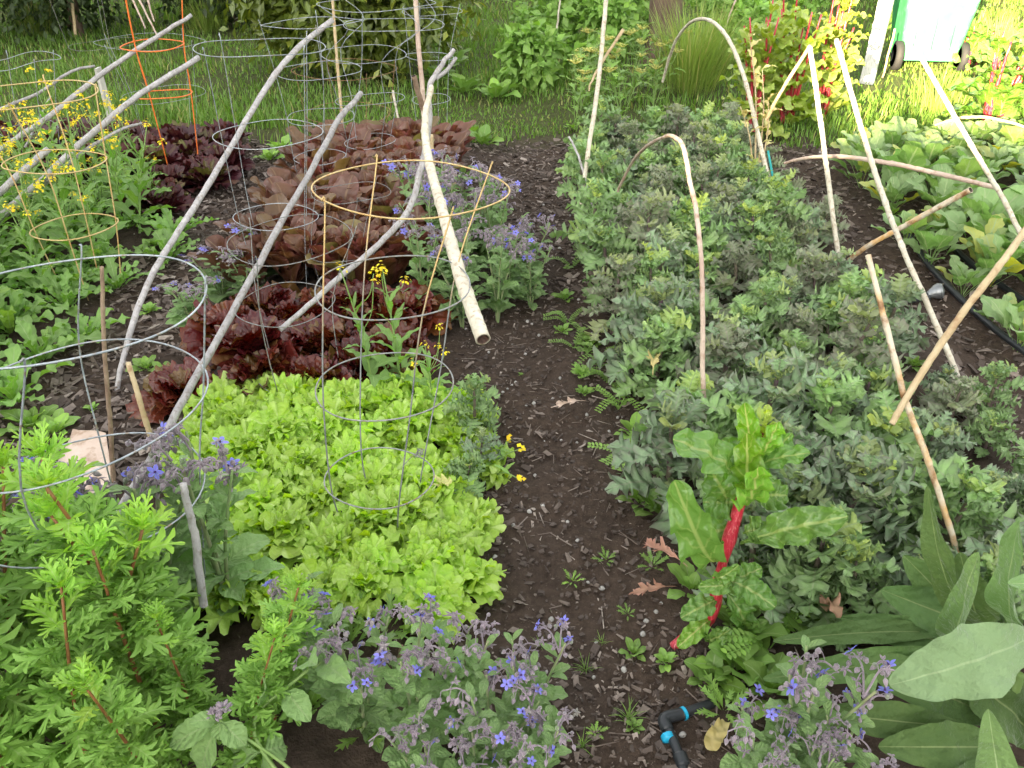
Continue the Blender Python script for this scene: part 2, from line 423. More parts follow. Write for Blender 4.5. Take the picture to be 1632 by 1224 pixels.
M['kalep'] = leaf_mat('purplish_kale_leaf', (.18, .27, .13), (.27, .34, .18), rib=(.28, .24, .21), trans=.22, rough=.55, vary=.45, edge=(.22, .18, .16), young=(.36, .40, .15), back=(.22, .22, .17), bump=.4, vein=5, veinc=.4)
M['kstem'] = solid('kale_stem', (.12, .07, .09), (.16, .15, .09), rough=.6, scale=25)
M['mustard'] = leaf_mat('mustard_leaf', (.14, .30, .05), (.24, .42, .085), rib=(.30, .42, .16), trans=.32, rough=.5, vary=.35, back=(.24, .35, .14), young=(.33, .46, .08), bump=.4, vein=5, veinc=.4)
M['gstem'] = solid('green_stem', (.17, .28, .07), (.22, .32, .10), rough=.5, scale=25)
M['yellow'] = leaf_mat('yellow_petal', (.80, .62, .02), (.90, .72, .03), trans=.3, rough=.5, vary=.1, bump=.05)
M['broc'] = leaf_mat('collard_leaf', (.14, .265, .07), (.22, .355, .10), rib=(.38, .47, .22), trans=.28, rough=.5, vary=.4, back=(.30, .38, .22), young=(.50, .46, .07), bump=.5, vein=5, veinc=.5)
M['borage'] = leaf_mat('borage_leaf', (.14, .29, .07), (.23, .38, .105), rib=(.30, .42, .17), trans=.25, rough=.6, vary=.3, sheen=.12, bump=.8, bscale=70, back=(.25, .34, .16), vein=5, veinc=.18)
M['bstem'] = solid('borage_stem', (.18, .29, .09), (.24, .25, .13), rough=.7, scale=25, sheen=.2)
M['bud'] = leaf_mat('borage_bud', (.22, .18, .20), (.33, .26, .31), trans=.12, rough=.65, vary=.3, sheen=.6, bump=.5, bscale=300, young=(.22, .27, .14), rib=(.14, .07, .11), ribw=.3)
M['blue'] = leaf_mat('borage_petal', (.14, .16, .70), (.30, .31, .82), rib=(.32, .2, .62), trans=.25, rough=.6, vary=.2, bump=.1, ribw=.2)
M['vetchfl'] = leaf_mat('vetch_petal', (.20, .03, .26), (.42, .08, .42), trans=.25, rough=.55, bump=.1)
M['cone'] = solid('borage_cone', (.05, .02, .10), rough=.5)
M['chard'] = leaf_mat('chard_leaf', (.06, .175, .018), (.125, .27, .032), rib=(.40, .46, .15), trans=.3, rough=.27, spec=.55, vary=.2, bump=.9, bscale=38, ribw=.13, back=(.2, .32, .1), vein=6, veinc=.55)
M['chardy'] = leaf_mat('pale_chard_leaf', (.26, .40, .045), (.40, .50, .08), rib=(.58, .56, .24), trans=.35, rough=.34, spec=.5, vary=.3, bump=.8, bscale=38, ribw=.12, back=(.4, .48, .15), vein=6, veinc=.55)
M['chardl'] = leaf_mat('young_chard_leaf', (.13, .29, .028), (.22, .40, .05), rib=(.48, .52, .18), trans=.3, rough=.3, spec=.55, vary=.1, bump=.9, bscale=38, ribw=.12, vein=6, veinc=.55)
M['chardst'] = solid('red_chard_stalk', (.38, .008, .026), (.50, .02, .05), rough=.35, scale=14, bump=.3, spec=.6, stretch=(9, 9, 1), cc=(.66, .18, .18))
M['mug'] = leaf_mat('mugwort_leaf', (.14, .31, .04), (.25, .43, .065), rib=(.31, .44, .14), trans=.22, rough=.55, vary=.3, young=(.40, .58, .10), back=(.22, .38, .09), bump=.3)
M['mugtop'] = leaf_mat('young_mugwort_leaf', (.25, .45, .055), (.36, .56, .095), rib=(.4, .55, .18), trans=.38, rough=.55, vary=.2, bump=.3)
M['rstem'] = solid('reddish_stem', (.22, .075, .03), (.28, .14, .05), rough=.5, scale=25)
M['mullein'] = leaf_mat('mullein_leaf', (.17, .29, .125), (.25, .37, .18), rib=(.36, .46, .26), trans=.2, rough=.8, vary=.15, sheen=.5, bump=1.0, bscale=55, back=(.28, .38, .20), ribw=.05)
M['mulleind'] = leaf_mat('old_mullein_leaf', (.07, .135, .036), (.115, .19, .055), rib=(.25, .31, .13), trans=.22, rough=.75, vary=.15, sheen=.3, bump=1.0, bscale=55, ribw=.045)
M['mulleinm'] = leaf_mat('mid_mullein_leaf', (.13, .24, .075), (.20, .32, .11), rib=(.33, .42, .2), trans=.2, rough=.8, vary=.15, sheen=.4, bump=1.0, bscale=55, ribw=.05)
M['weed'] = leaf_mat('weed_leaf', (.15, .29, .055), (.25, .40, .09), rib=(.27, .38, .14), trans=.3, rough=.5, vary=.45, young=(.32, .48, .08), vein=4, veinc=.3)
M['dry'] = leaf_mat('dry_leaf', (.44, .24, .16), (.52, .33, .22), trans=.2, rough=.7, vary=.3, edge=(.62, .34, .26))
M['dryy'] = leaf_mat('yellowed_leaf', (.60, .52, .20), (.68, .60, .28), trans=.25, rough=.6, vary=.2)
M['lemon'] = leaf_mat('lemon_leaf', (.09, .135, .02), (.17, .215, .036), rib=(.22, .25, .07), trans=.25, rough=.35, spec=.55, vary=.1, young=(.34, .35, .05), bump=.1)
M['hedge'] = leaf_mat('hedge_leaf', (.03, .052, .016), (.055, .085, .024), trans=.2, rough=.55, vary=.3, bump=.1)
M['grass'] = leaf_mat('grass_blade', (.09, .19, .028), (.17, .29, .05), trans=.3, rough=.5, vary=.1, bump=.05, young=(.36, .33, .12))
M['drygrass'] = leaf_mat('tall_grass_blade', (.17, .27, .05), (.27, .36, .08), trans=.3, rough=.5, vary=.2, bump=.05, young=(.45, .38, .16))
M['umbel'] = leaf_mat('umbel_flower', (.62, .58, .12), (.72, .68, .22), trans=.2, rough=.6, bump=.05)
M['grey'] = solid('weathered_stick', (.30, .28, .29), (.46, .44, .44), rough=.8, scale=38, stretch=(1, 1, .5), cc=(.25, .215, .19), hole=(.03, .02, .015), bump=.5, vary=.12, lo=.3, hi=.7)
M['white'] = solid('pale_cane', (.52, .46, .36), (.68, .63, .53), rough=.7, scale=26, cc=(.40, .32, .23), hole=(.06, .03, .02), bump=.4, vary=.1, lo=.3, hi=.7)
M['tan'] = solid('tan_bamboo', (.46, .34, .19), (.57, .46, .29), rough=.55, scale=12, cc=(.34, .2, .10), hole=(.05, .03, .02), bump=.4, vary=.12)
M['mottled'] = solid('mottled_cane', (.62, .36, .13), (.64, .56, .44), rough=.6, scale=9, cc=(.26, .13, .06), hole=(.05, .03, .02), bump=.4, lo=.42, hi=.56)
M['brown'] = solid('brown_stick', (.20, .13, .09), (.33, .24, .17), rough=.8, scale=25, hole=(.02, .012, .01), bump=.5, vary=.1)
M['pink'] = solid('pinkish_cane', (.46, .33, .27), (.58, .46, .38), rough=.65, scale=9, hole=(.03, .02, .015), bump=.4, cc=(.35, .22, .15))
M['galv'] = solid('galvanised_wire', (.27, .30, .34), (.43, .47, .51), rough=.5, metal=.45, scale=30, bump=.2, cc=(.30, .24, .19), vary=.1)
M['galvd'] = solid('dull_wire', (.20, .21, .22), (.30, .30, .30), rough=.55, metal=.45, scale=30, bump=.2, cc=(.22, .14, .08), vary=.15)
M['wtwo'] = solid('part_rusted_wire', (.19, .20, .21), (.28, .28, .28), rough=.55, metal=.4, scale=30, bump=.2, two=(.60, .42, .19))
M['ywire'] = solid('yellow_wire', (.52, .37, .15), (.62, .47, .23), rough=.5, metal=.1, scale=16, bump=.2, cc=(.52, .28, .10))
M['owire'] = solid('orange_wire', (.80, .16, .03), (.85, .22, .05), rough=.5, scale=16, bump=.1)
M['rust'] = solid('rusty_wire', (.22, .12, .06), (.34, .19, .10), rough=.8, scale=26, bump=.3)
M['chips'] = chip_mat()
M['bpipe'] = solid('black_plastic_pipe', (.018, .02, .024), (.03, .033, .038), rough=.4, scale=12, bump=.1)
M['ring'] = solid('blue_plastic_ring', (.02, .38, .62), rough=.35)
M['teal'] = solid('teal_hose', (.03, .42, .36), (.05, .50, .44), rough=.45, scale=12, bump=.1)
M['metal'] = solid('grey_nozzle', (.22, .23, .24), (.30, .31, .32), rough=.35, metal=.7, scale=30)
M['card'] = solid('old_cardboard', (.50, .38, .31), (.60, .48, .41), rough=.9, scale=9, bump=.4, cc=(.36, .25, .18))
M['bin'] = solid('green_bin_plastic', (.045, .32, .10), (.06, .37, .125), rough=.42, scale=6, bump=.08, cc=(.10, .42, .19))
M['rubber'] = solid('black_rubber', (.02, .02, .022), rough=.75)
M['hub'] = solid('wheel_hub', (.12, .10, .08), rough=.6)
M['post'] = solid('whitewashed_post', (.52, .50, .46), (.66, .64, .60), rough=.8, scale=7, stretch=(4, 4, .6), bump=.4, cc=(.34, .34, .27))
M['bark'] = solid('tree_bark', (.10, .065, .045), (.16, .11, .08), rough=.9, scale=14, stretch=(2, 2, .4), bump=.8)
M['stone'] = solid('pebble', (.35, .33, .31), (.55, .52, .49), rough=.8, scale=4, vary=.3)
M['label'] = solid('teal_plant_label', (.02, .40, .42), rough=.4)

# ground: soil, earth under the lawn
def ground_mat():
    m, nt, out = nodes('soil'); L = nt.links.new
    tc = nd(nt, 'ShaderNodeTexCoord'); sx = nd(nt, 'ShaderNodeSeparateXYZ'); L(tc.outputs['Object'], sx.inputs[0])
    n1 = noise(nt, 2.2, 4); n2 = noise(nt, 38, 6, rough=.65); n3 = noise(nt, 150, 4, rough=.7)
    c = mixc(nt, ramp(nt, n2, .32, .7), (.038, .025, .0175), (.090, .062, .046))
    c = mixc(nt, ramp(nt, n3, .62, .70, 0, .75), c, (.22, .175, .15))
    c = mixc(nt, ramp(nt, n1, .4, .65, 0, .5), c, (.046, .034, .028))
    ad = nd(nt, 'ShaderNodeMath', operation='MULTIPLY_ADD'); L(n1, ad.inputs[0]); ad.inputs[1].default_value = .9; L(sx.outputs[1], ad.inputs[2])
    g = mixc(nt, ramp(nt, n2, .35, .65), (.045, .055, .016), (.085, .095, .03))
    c = mixc(nt, ramp(nt, ad.outputs[0], 6.1, 6.9), c, g)
    p = nd(nt, 'ShaderNodeBsdfPrincipled'); L(c, p.inputs['Base Color']); p.inputs['Roughness'].default_value = .92; p.inputs['Specular IOR Level'].default_value = .2
    b = nd(nt, 'ShaderNodeBump'); b.inputs['Strength'].default_value = .9; b.inputs['Distance'].default_value = .012
    s2 = nd(nt, 'ShaderNodeMath', operation='MULTIPLY_ADD'); L(n3, s2.inputs[0]); s2.inputs[1].default_value = .4; L(n2, s2.inputs[2])
    L(s2.outputs[0], b.inputs['Height']); L(b.outputs[0], p.inputs['Normal']); L(p.outputs[0], out.inputs[0])
    return m

# ------------------------------------------------------------------ ground
def gz(x, y):
    x = np.asarray(x, float); y = np.asarray(y, float)
    def bed(a, b, s=.07): return 1 / (1 + np.exp(-(x - a) / s)) * 1 / (1 + np.exp((x - b) / s))
    near = 1 / (1 + np.exp((y - 5.9) / .15))
    h = .05 * near * (bed(-1.12, -.2) + bed(.42, 1.6) + bed(2.15, 3.6) + bed(-3.6, -1.7))
    h = h + near * (.012 * np.sin(x * 7.1 + 1.3 * np.sin(y * 4.3)) * np.cos(y * 6.3 + x * 2) + .006 * np.sin(x * 23 + 2 * np.sin(y * 17)) * np.sin(y * 21 + x * 9))
    h = h + (1 - near) * .03 * np.sin(x * 1.3) * np.sin(y * 1.1)
    return h

def axis(lo, hi, a, b, step, far):
    core = np.arange(a, b, step)
    out = [core]
    left = []; v = a; s = step
    while v > lo: s *= 1.35; v -= s; left.append(max(v, lo))
    right = []; v = core[-1]; s = step
    while v < hi: s *= 1.35; v += s; right.append(min(v, hi))
    return np.array(left[::-1] + list(core) + right)
gx = axis(-60, 60, -3.6, 3.8, .028, 1); gy = axis(-60, 60, .3, 6.4, .028, 1)
X, Y = np.meshgrid(gx, gy)
Z = gz(X, Y) + np.where((Y < 6.3) & (Y > .3) & (np.abs(X) < 3.6), R.normal(0, .0050, X.shape), 0)
mb = MB(); nx, ny = len(gx), len(gy)
i = np.arange(ny - 1)[:, None]; j = np.arange(nx - 1)[None, :]
mb.add(np.stack([X, Y, Z], -1).reshape(-1, 3), np.stack([i * nx + j, i * nx + j + 1, (i + 1) * nx + j + 1, (i + 1) * nx + j], -1).reshape(-1, 4))
tag(link('ground', mb.mesh('ground', ground_mat())), kind='structure')

def on(x, y, dz=0.0): return (x, y, float(gz(x, y)) + dz)

# wood chips on the paths
mb = MB()
def chips(n, fx, fy, l0, l1, up=1.0):
    for _ in range(n):
        x = fx(); y = fy(); l = l0 + (l1 - l0) * R.rand() ** 2.2; w = l * u(.14, .5)
        rot = Euler((math.radians(R.normal(0, 18)), math.radians(R.normal(0, 15)), 0)).to_matrix()
        box(mb, (x, y, float(gz(x, y)) + .001 + u(0, .006) * up), (l, w, u(.0015, .005)), rz=u(0, PI), jit=l * .13, rot=rot)
        mb.C[-1][:, 2] = R.rand()
chips(3600, lambda: u(-.2, .45), lambda: 1.0 + 4.8 * R.rand() ** 1.1, .005, .030)
chips(1500, lambda: u(-.3, .45), lambda: u(3.4, 5.9), .012, .06)
chips(4600, lambda: u(-1.8, -1.05), lambda: u(2.0, 5.9), .010, .065)
chips(2200, lambda: u(1.5, 2.3), lambda: u(1.9, 5.9), .010, .06)
chips(1000, lambda: u(.05, .6), lambda: u(.9, 1.45), .004, .024)
chips(1600, lambda: u(-3.5, 3.5), lambda: u(1.2, 6.1), .006, .03)
for _ in range(900):   # straws
    x = u(-.25, .5) if R.rand() < .5 else u(-1.8, 2.3); y = 1.1 + 4.4 * R.rand(); l = u(.02, .08)
    box(mb, (x, y, float(gz(x, y)) + .004), (l, u(.0012, .0026), .0014), rz=u(0, PI), jit=.001, rot=Euler((0, math.radians(R.normal(0, 7)), 0)).to_matrix())
    mb.C[-1][:, 2] = u(.5, 1)
for _ in range(2200):   # clods and crumbs of bark
    x = u(-.25, .5); y = 1.1 + 4.6 * R.rand(); l = u(.004, .014)
    box(mb, (x, y, float(gz(x, y)) + l * .2), (l, l * u(.6, 1), l * .6), rz=u(0, PI), jit=l * .2); mb.C[-1][:, 2] = u(0, .35)
tag(link('wood_chips', mb.mesh('wood_chips', M['chips'], smooth=False)), 'grey brown wood chips scattered over the dark soil paths', 'wood chips', kind='stuff')
mb = MB()
for _ in range(150):
    x = u(-.2, .45) if R.rand() < .7 else u(-1.7, 2.2); y = u(1.1, 4.6); r = u(.003, .010)
    c = np.array(on(x, y, r * .3)); a = unit(1)[0] * np.array([1, 1, .3]); a /= np.linalg.norm(a)
    drop(mb, c - a * r, c + a * r, r * .8, 6, 5)
tag(link('pebbles', mb.mesh('pebbles', M['stone'])), 'small pale pebbles lying on the dark soil paths', 'pebbles', kind='stuff')

# ------------------------------------------------------------------ lawn
mb = MB()
def blades(x, y, h, w, lean=.5):
    n = len(x); a = R.uniform(0, 2 * PI, n); l = R.uniform(.1, lean, n)
    D = np.stack([np.cos(a) * l, np.sin(a) * l, np.ones(n)], -1); D /= np.linalg.norm(D, axis=1)[:, None]
    Uv = np.stack([-np.cos(a), -np.sin(a), l], -1) * -1
    S = np.stack([-np.sin(a), np.cos(a), np.zeros(n)], -1)
    B = np.stack([x, y, gz(x, y) - .004], -1)
    h = np.broadcast_to(h, n)[:, None]; w = np.broadcast_to(w, n)[:, None]
    out = np.stack([np.cos(a), np.sin(a), np.zeros(n)], -1)
    mid = B + D * h * .55; tip = B + D * h * .9 + out * h * l[:, None] * .7
    V = np.stack([B - S * w * .5, B + S * w * .5, mid + S * w * .42, mid - S * w * .42, tip], 1).reshape(-1, 3)
    o = (np.arange(n) * 5)[:, None]
    Cc = np.stack([np.ones(n * 5), np.tile([0, 0, .5, .5, 1], n), np.repeat(R.rand(n), 5)], -1)
    mb.add(V, o + [0, 1, 2, 3], o + [3, 2, 4], Cc)
n = 130000
yy = 5.75 + 9.5 * R.rand(n) ** 1.25; xx = (R.rand(n) * 2 - 1) * (1.2 + yy * .72)
pn = np.sin(xx * 2.1 + 1.7 * np.sin(yy * 1.9)) * np.sin(yy * 2.6 + xx) 
keep = (R.rand(n) < .72 + .5 * pn) & ~((np.abs(xx - .95) < .85) & (yy < 5.9))
# bare, trodden strip at the back of the beds
edge = 5.9 + .25 * np.sin(xx * 2.3) + .5 * np.exp(-((xx + 1.25) / .55) ** 2)
keep &= (yy > edge) | (R.rand(n) < .08)
xx, yy = xx[keep], yy[keep]
pn = np.sin(xx * 1.3 + 2 * np.sin(yy * 1.1)) * np.sin(yy * 1.7)
blades(xx, yy, R.uniform(.035, .10, len(xx)) * (1 + .6 * pn), R.uniform(.004, .008, len(xx)) * (1 + .08 * yy))
tag(link('grass', mb.mesh('grass', M['grass'])), 'rough green lawn grass behind the vegetable beds', 'grass', kind='stuff')

# ------------------------------------------------------------------ plant prototypes
def uses(protos):
    k = [0]
    def nxt():
        p = protos[k[0] % len(protos)]; k[0] += 1; return p
    return nxt

def rosette(mat, nleaf, L, W, shape, p0, p1, bend, fold, ruff, rufn, n=12, m=2, cr=0.0, up=0.0):
    mb = MB()
    for k in range(nleaf):
        f = (k + .5) / nleaf                    # 0 outer .. 1 inner
        yaw = k * 2.39996 + u(-.3, .3)
        pt = math.radians(p0 + (p1 - p0) * f + u(-9, 9))
        l = u(*L) * (1.05 - .35 * f); r0 = .02 * (1 - f)
        leaf(mb, (r0 * math.cos(yaw), r0 * math.sin(yaw), .01 + up * f), yaw, pt, l, l * u(*W), shape, bend * u(.6, 1.3), fold, ruff * u(.7, 1.3), rufn, n, m, roll=u(-.3, .3), crinkle=cr)
    return mb.mesh('leaf_rosette', mat)

def fan_rosette(mat, nleaf, L, W, p0, p1, bend, amp, waves, nlobe, dep, fine, up=.03, disc=False):
    mb = MB()
    for k in range(nleaf):
        f = (k + .5) / nleaf; yaw = k * 2.39996 + u(-.3, .3); l = u(*L) * (1.08 - .42 * f); r0 = .025 * (1 - f)
        fan(mb, (r0 * math.cos(yaw), r0 * math.sin(yaw), .01 + up * f), yaw, math.radians(p0 + (p1 - p0) * f + u(-10, 10)), l, l * u(*W), bend * u(.4, 1.4), amp * u(.6, 1.4), waves + R.randint(-1, 2), nlobe + R.randint(0, 2), dep, 2.75 if disc else 1.35, 6, 34 if disc else 26, roll=u(-.6, .6), fine=fine, disc=disc)
    return mb.mesh('leaf_rosette', mat)
P_let = uses([fan_rosette(M['lettuce'], 34, (.085, .135), (.8, 1.05), 38, 88, 1.45, .10, 6, 7, .40, .02, .02, True) for _ in range(8)])
P_red = uses([fan_rosette(M['redlet'], 28, (.10, .165), (.9, 1.2), 12, 76, .8, .075, 6, 7, .16, .03, .02) for _ in range(5)])
P_far = uses([fan_rosette(M['farred'], 24, (.13, .20), (.8, 1.05), 25, 80, .7, .075, 6, 7, .16, .03, .02) for _ in range(4)])
P_brz = uses([rosette(M['bronze'], 24, (.18, .27), (.42, .56), sh_spoon, 58, 90, .45, .18, .09, 2.5, 18, 2, .04, .02) for _ in range(5)])

def kale_proto(mat, h, nl, L=(.09, .165)):
    st = MB(); lv = MB()
    lean = np.array([u(-.15, .15), u(-.15, .15), 0]) * h
    P = smooth_path([(0, 0, -.02), lean * .4 + [0, 0, h * .5], lean + [0, 0, h]], 4)
    tube(st, P, np.linspace(.011, .006, len(P)), 7)
    for k in range(nl):
        f = k / (nl - 1); t = .22 + .78 * f
        b = lean * t ** 1.5 + [0, 0, h * t]
        yaw = k * 2.39996 + u(-.4, .4)
        pt = math.radians(18 + 58 * f ** 1.5 + u(-14, 14))
        l = u(*L) * (1.1 - .45 * f ** 2)
        leaf(lv, b, yaw, pt, l, l * u(.64, .82), sh_kale, u(.5, 1.1), .12, .22, 5.2, 46, 2, rnd=R.rand() * .95 if f < .86 else u(.80, 1.0), roll=u(-.4, .4))
    return [('stem', st.mesh('kale_stem', M['kstem']), None), ('leaves', lv.mesh('kale_leaves', mat), None)]
P_kale = uses([kale_proto(M['kalep'] if k % 4 == 2 else M['kale'] if k % 2 else M['kaleb'], u(.16, .34), R.randint(24, 34), (.085, u(.14, .18))) for k in range(12)])
P_kbig = uses([kale_proto(M['kaleb'] if k % 2 else M['kale'], u(.26, .36), 32, (.10, .185)) for k in range(4)])

def petal4(mb, c, nrm, r, rnd, n=4, wide=.5):
    nrm = np.asarray(nrm) / np.linalg.norm(nrm)
    a = np.cross(nrm, [0.3, .2, 1]); a /= np.linalg.norm(a); b = np.cross(nrm, a)
    ang = np.arange(n) * 2 * PI / n + u(0, 6)
    D = np.cos(ang)[:, None] * a + np.sin(ang)[:, None] * b
    scatter(mb, np.tile(c, (n, 1)) + nrm * .002, D * .96 + nrm * .28, np.tile(nrm, (n, 1)), r, r * 2 * wide, rnd=np.full(n, rnd), fold=.1)

def mustard_proto(h, nl, nb):
    st, lv = MB(), MB(); parts = []
    lean = np.array([u(-.2, .2), u(-.2, .2), 0]) * h
    P = smooth_path([(0, 0, -.02), lean * .35 + [0, 0, h * .5], lean + [0, 0, h]], 5)
    tube(st, P, np.linspace(.006, .0025, len(P)), 6)
    for k in range(nl):
        f = k / nl; t = f * .8
        yaw = k * 2.39996 + u(-.4, .4); l = u(.14, .21) * (1 - .75 * f) + .025
        leaf(lv, lean * t ** 1.5 + [0, 0, h * t + .01], yaw, math.radians(35 + 25 * f + u(-12, 12)), l, l * u(.26, .40) * (1 - .4 * f), sh_oval if f < .3 else sh_lance, u(.5, 1.2), .15, .12, 3, 12, 2, roll=u(-.4, .4))
    tips = [(lean + [0, 0, h], np.array([0, 0, 1.0]))]
    for k in range(nb):
        t = u(.45, .85); yaw = u(0, 2 * PI); b = lean * t ** 1.5 + [0, 0, h * t]
        e = b + np.array([math.cos(yaw) * .09, math.sin(yaw) * .09, h * (1 - t) + u(-.08, .06)]); mid = b * .5 + e * .5 + [math.cos(yaw) * .02, math.sin(yaw) * .02, -.015]
        tube(st, smooth_path([b, mid, e], 4), .002, 5); tips.append((e, np.array([math.cos(yaw) * .3, math.sin(yaw) * .3, 1])))
    for c, d in tips:
        fl = MB()
        for k in range(R.randint(9, 16)):
            o = unit(1)[0] * np.array([1, 1, 1.8]) * u(.008, .026); o[2] = abs(o[2]) * .8 - .006
            petal4(fl, c + o, o + [0, 0, .014], u(.006, .0085), R.rand())
        parts.append(('flower_cluster', fl.mesh('flower_cluster', M['yellow']), None))
    return [('stem', st.mesh('mustard_stem', M['gstem']), None), ('leaves', lv.mesh('mustard_leaves', M['mustard']), None)] + parts
P_mus = uses([mustard_proto(u(.40, .62), 18, R.randint(2, 5)) for k in range(8)])
P_musl = uses([rosette(M['mustard'], 16, (.14, .22), (.34, .46), sh_oak, 25, 78, .8, .12, .16, 3.4, 22, 2) for _ in range(5)])

P_broc = uses([rosette(M['broc'], 13, (.22, .36), (.34, .46), sh_round, 50, 86, .7, .14, .10, 2.5, 20, 3, .03, .04) for _ in range(6)])

# borage -----------------------------------------------------------
def flower_mesh(pal=False):
    mb = MB(); ang = np.arange(5) * 2 * PI / 5
    for a in ang:
        leaf(mb, (0.001 * math.cos(a), .001 * math.sin(a), 0), a, .25, .0145, .0085, sh_oval, .35, .1, 0, 1, 6, 1, rnd=u(.2, .8))
    return mb.mesh('star_petals', M['blue'])
def cone_mesh():
    mb = MB(); tube(mb, [(0, 0, 0), (0, 0, .003), (0, 0, .0075)], [.0022, .002, .0004], 6); return mb.mesh('flower_cone', M['cone'])
FL = [flower_mesh() for _ in range(4)]; CONE = cone_mesh()

def borage_proto(h, nst, nflow, leafs=12, bl=(.08, .13), lw=.5):
    st, lv = MB(), MB(); fl = []
    for s in range(nst):
        yaw = s * 2 * PI / nst + u(-.5, .5); sp_ = u(.04, .13) * (1 if nst > 1 else .3); hh = h * u(.72, 1.05)
        d = np.array([math.cos(yaw), math.sin(yaw), 0])
        top = d * sp_ + [0, 0, hh]
        P = smooth_path([(0, 0, -.02), d * sp_ * .35 + [0, 0, hh * .5], top], 5)
        tube(st, P, np.linspace(.006, .003, len(P)), 6)
        for k in range(leafs):
            t = .1 + .8 * (k / leafs); p = d * sp_ * t ** 1.4 + [0, 0, hh * t]; l = u(*bl) * (1.15 - .75 * t)
            leaf(lv, p, k * 2.4 + u(-.5, .5) + yaw, math.radians(30 + u(-22, 25)), l, l * lw * u(.85, 1.15), sh_oval, u(.4, 1.1), .18, .08, 3, 10, 2, roll=u(-.3, .3))
        # cymes
        for k in range(5):
            t = u(.62, 1.0); p = d * sp_ * t ** 1.4 + [0, 0, hh * t]; l = u(.035, .07)
            leaf(lv, p, u(0, 6.28), u(.1, .9), l, l * .38, sh_oval, .8, .2, .06, 2, 8, 1)
        for c in range(R.randint(2, 4)):
            cy = u(0, 2 * PI); cd = np.array([math.cos(cy), math.sin(cy), 0]); bd = MB()
            p0 = d * sp_ * .85 + [0, 0, hh * u(.84, .97)]; ln = u(.035, .07)
            Q = smooth_path([p0, p0 + cd * ln * .5 + [0, 0, ln * .8], p0 + cd * ln * 1.1 + [0, 0, ln * .72]], 5)
            tube(bd, Q, np.linspace(.0028, .0016, len(Q)), 5, C=(1, .5, .5))
            for k in range(R.randint(5, 9)):
                q = Q[min(len(Q) - 1, int(len(Q) * (.35 + .65 * R.rand())))]
                o = unit(1)[0] * np.array([1, 1, .5]); o = o / np.linalg.norm(o) * u(.010, .026)
                e = q + o + [0, 0, u(-.012, .008)]
                tube(bd, smooth_path([q, q + o * .55 + [0, 0, .007], e], 3), .0010, 4, C=(1, .5, .5))
                dd = np.array([o[0] * .5, o[1] * .5, -u(.008, .016)]); dd = dd / np.linalg.norm(dd) * u(.014, .020)
                rr = R.rand()
                if R.rand() < .6: drop(bd, e, e + dd, u(.0052, .0068), 7, 6, C=(1, .5, rr), shape=lambda t: np.sin(PI * t ** .6) ** .8)
                else:
                    for a in range(5):
                        leaf(bd, e, a * 1.26 + u(-.3, .3), math.radians(u(-50, 20)), u(.013, .018), .0062, sh_lance, -.5, .3, 0, 1, 4, 1, rnd=rr)
            fl.append(('bud_cluster', bd.mesh('borage_buds', M['bud']), None))
            if nflow > 0 and R.rand() < .9:
                nflow -= 1
                q = Q[-1] + [u(-.01, .01), u(-.01, .01), u(0, .012)]
                nr = Vector((cd[0] * .5 + u(-.3, .3), cd[1] * .5 - .55, u(.1, .8))).normalized()
                mx = Matrix.Translation(q) @ nr.to_track_quat('Z', 'Y').to_matrix().to_4x4() @ Matrix.Scale(u(.95, 1.3), 4)
                fl.append(('flower', FL[R.randint(4)], mx))
    return [('stems', st.mesh('borage_stems', M['bstem']), None), ('leaves', lv.mesh('borage_leaves', M['borage']), None)] + fl
P_bor = uses([borage_proto(.46, 4, 5, 10, (.08, .14), .55) for _ in range(5)])

def add_cones(root):
    for c in root.children:
        if c.name.split('.')[0] == 'flower':
            k = link('cone', CONE, c)

# mugwort ----------------------------------------------------------
def mug_proto(h):
    st, lv, tp = MB(), MB(), MB()
    lean = np.array([u(-.22, .22), u(-.22, .22), 0]) * h
    P = smooth_path([(0, 0, -.02), lean * .35 + [0, 0, h * .5], lean + [0, 0, h]], 5)
    tube(st, P, np.linspace(.0065, .003, len(P)), 7)
    nl = 30
    for k in range(nl):
        f = k / (nl - 1); t = .12 + .86 * f; p = lean * t ** 1.5 + [0, 0, h * t]
        yaw = k * 2.39996 + u(-.3, .3); l = u(.09, .13) * (1.05 - .45 * f ** 3)
        mbx = tp if f > .80 else lv
        leaf(mbx, p, yaw, math.radians(25 + 40 * f ** 3 + u(-14, 14)), l, l * u(.60, .76), sh_mug, u(.5, 1.0), .12, .10, 3.6, 46, 2, roll=u(-.3, .3))
        if f < .8:
            b = p + np.array([math.cos(yaw), math.sin(yaw), .5]) * .02
            for q in range(3):
                leaf(lv, b, yaw + u(-1, 1), math.radians(50 + u(-20, 20)), u(.05, .08), u(.04, .06), sh_mug, .6, .1, .08, 3, 28, 2)
    for q in range(8):
        leaf(tp, lean + [0, 0, h - .005], q * 2.4, math.radians(60 + u(-15, 20)), u(.035, .07), u(.025, .045), sh_mug, .4, .15, .08, 3, 26, 2)
    return [('stem', st.mesh('mugwort_stem', M['rstem']), None), ('leaves', lv.mesh('mugwort_leaves', M['mug']), None), ('young_leaves', tp.mesh('mugwort_tip', M['mugtop']), None)]
P_mug = uses([mug_proto(u(.46, .62)) for _ in range(5)])

# ------------------------------------------------------------------ planting
def jitter_grid(x0, x1, y0, y1, sx, sy, j=.35):
    out = []
    y = y0; r = 0
    while y <= y1 + 1e-6:
        x = x0 + (sx * .5 if r % 2 else 0)
        while x <= x1 + 1e-6:
            out.append((x + u(-j, j) * sx, y + u(-j, j) * sy)); x += sx
        y += sy; r += 1
    return out

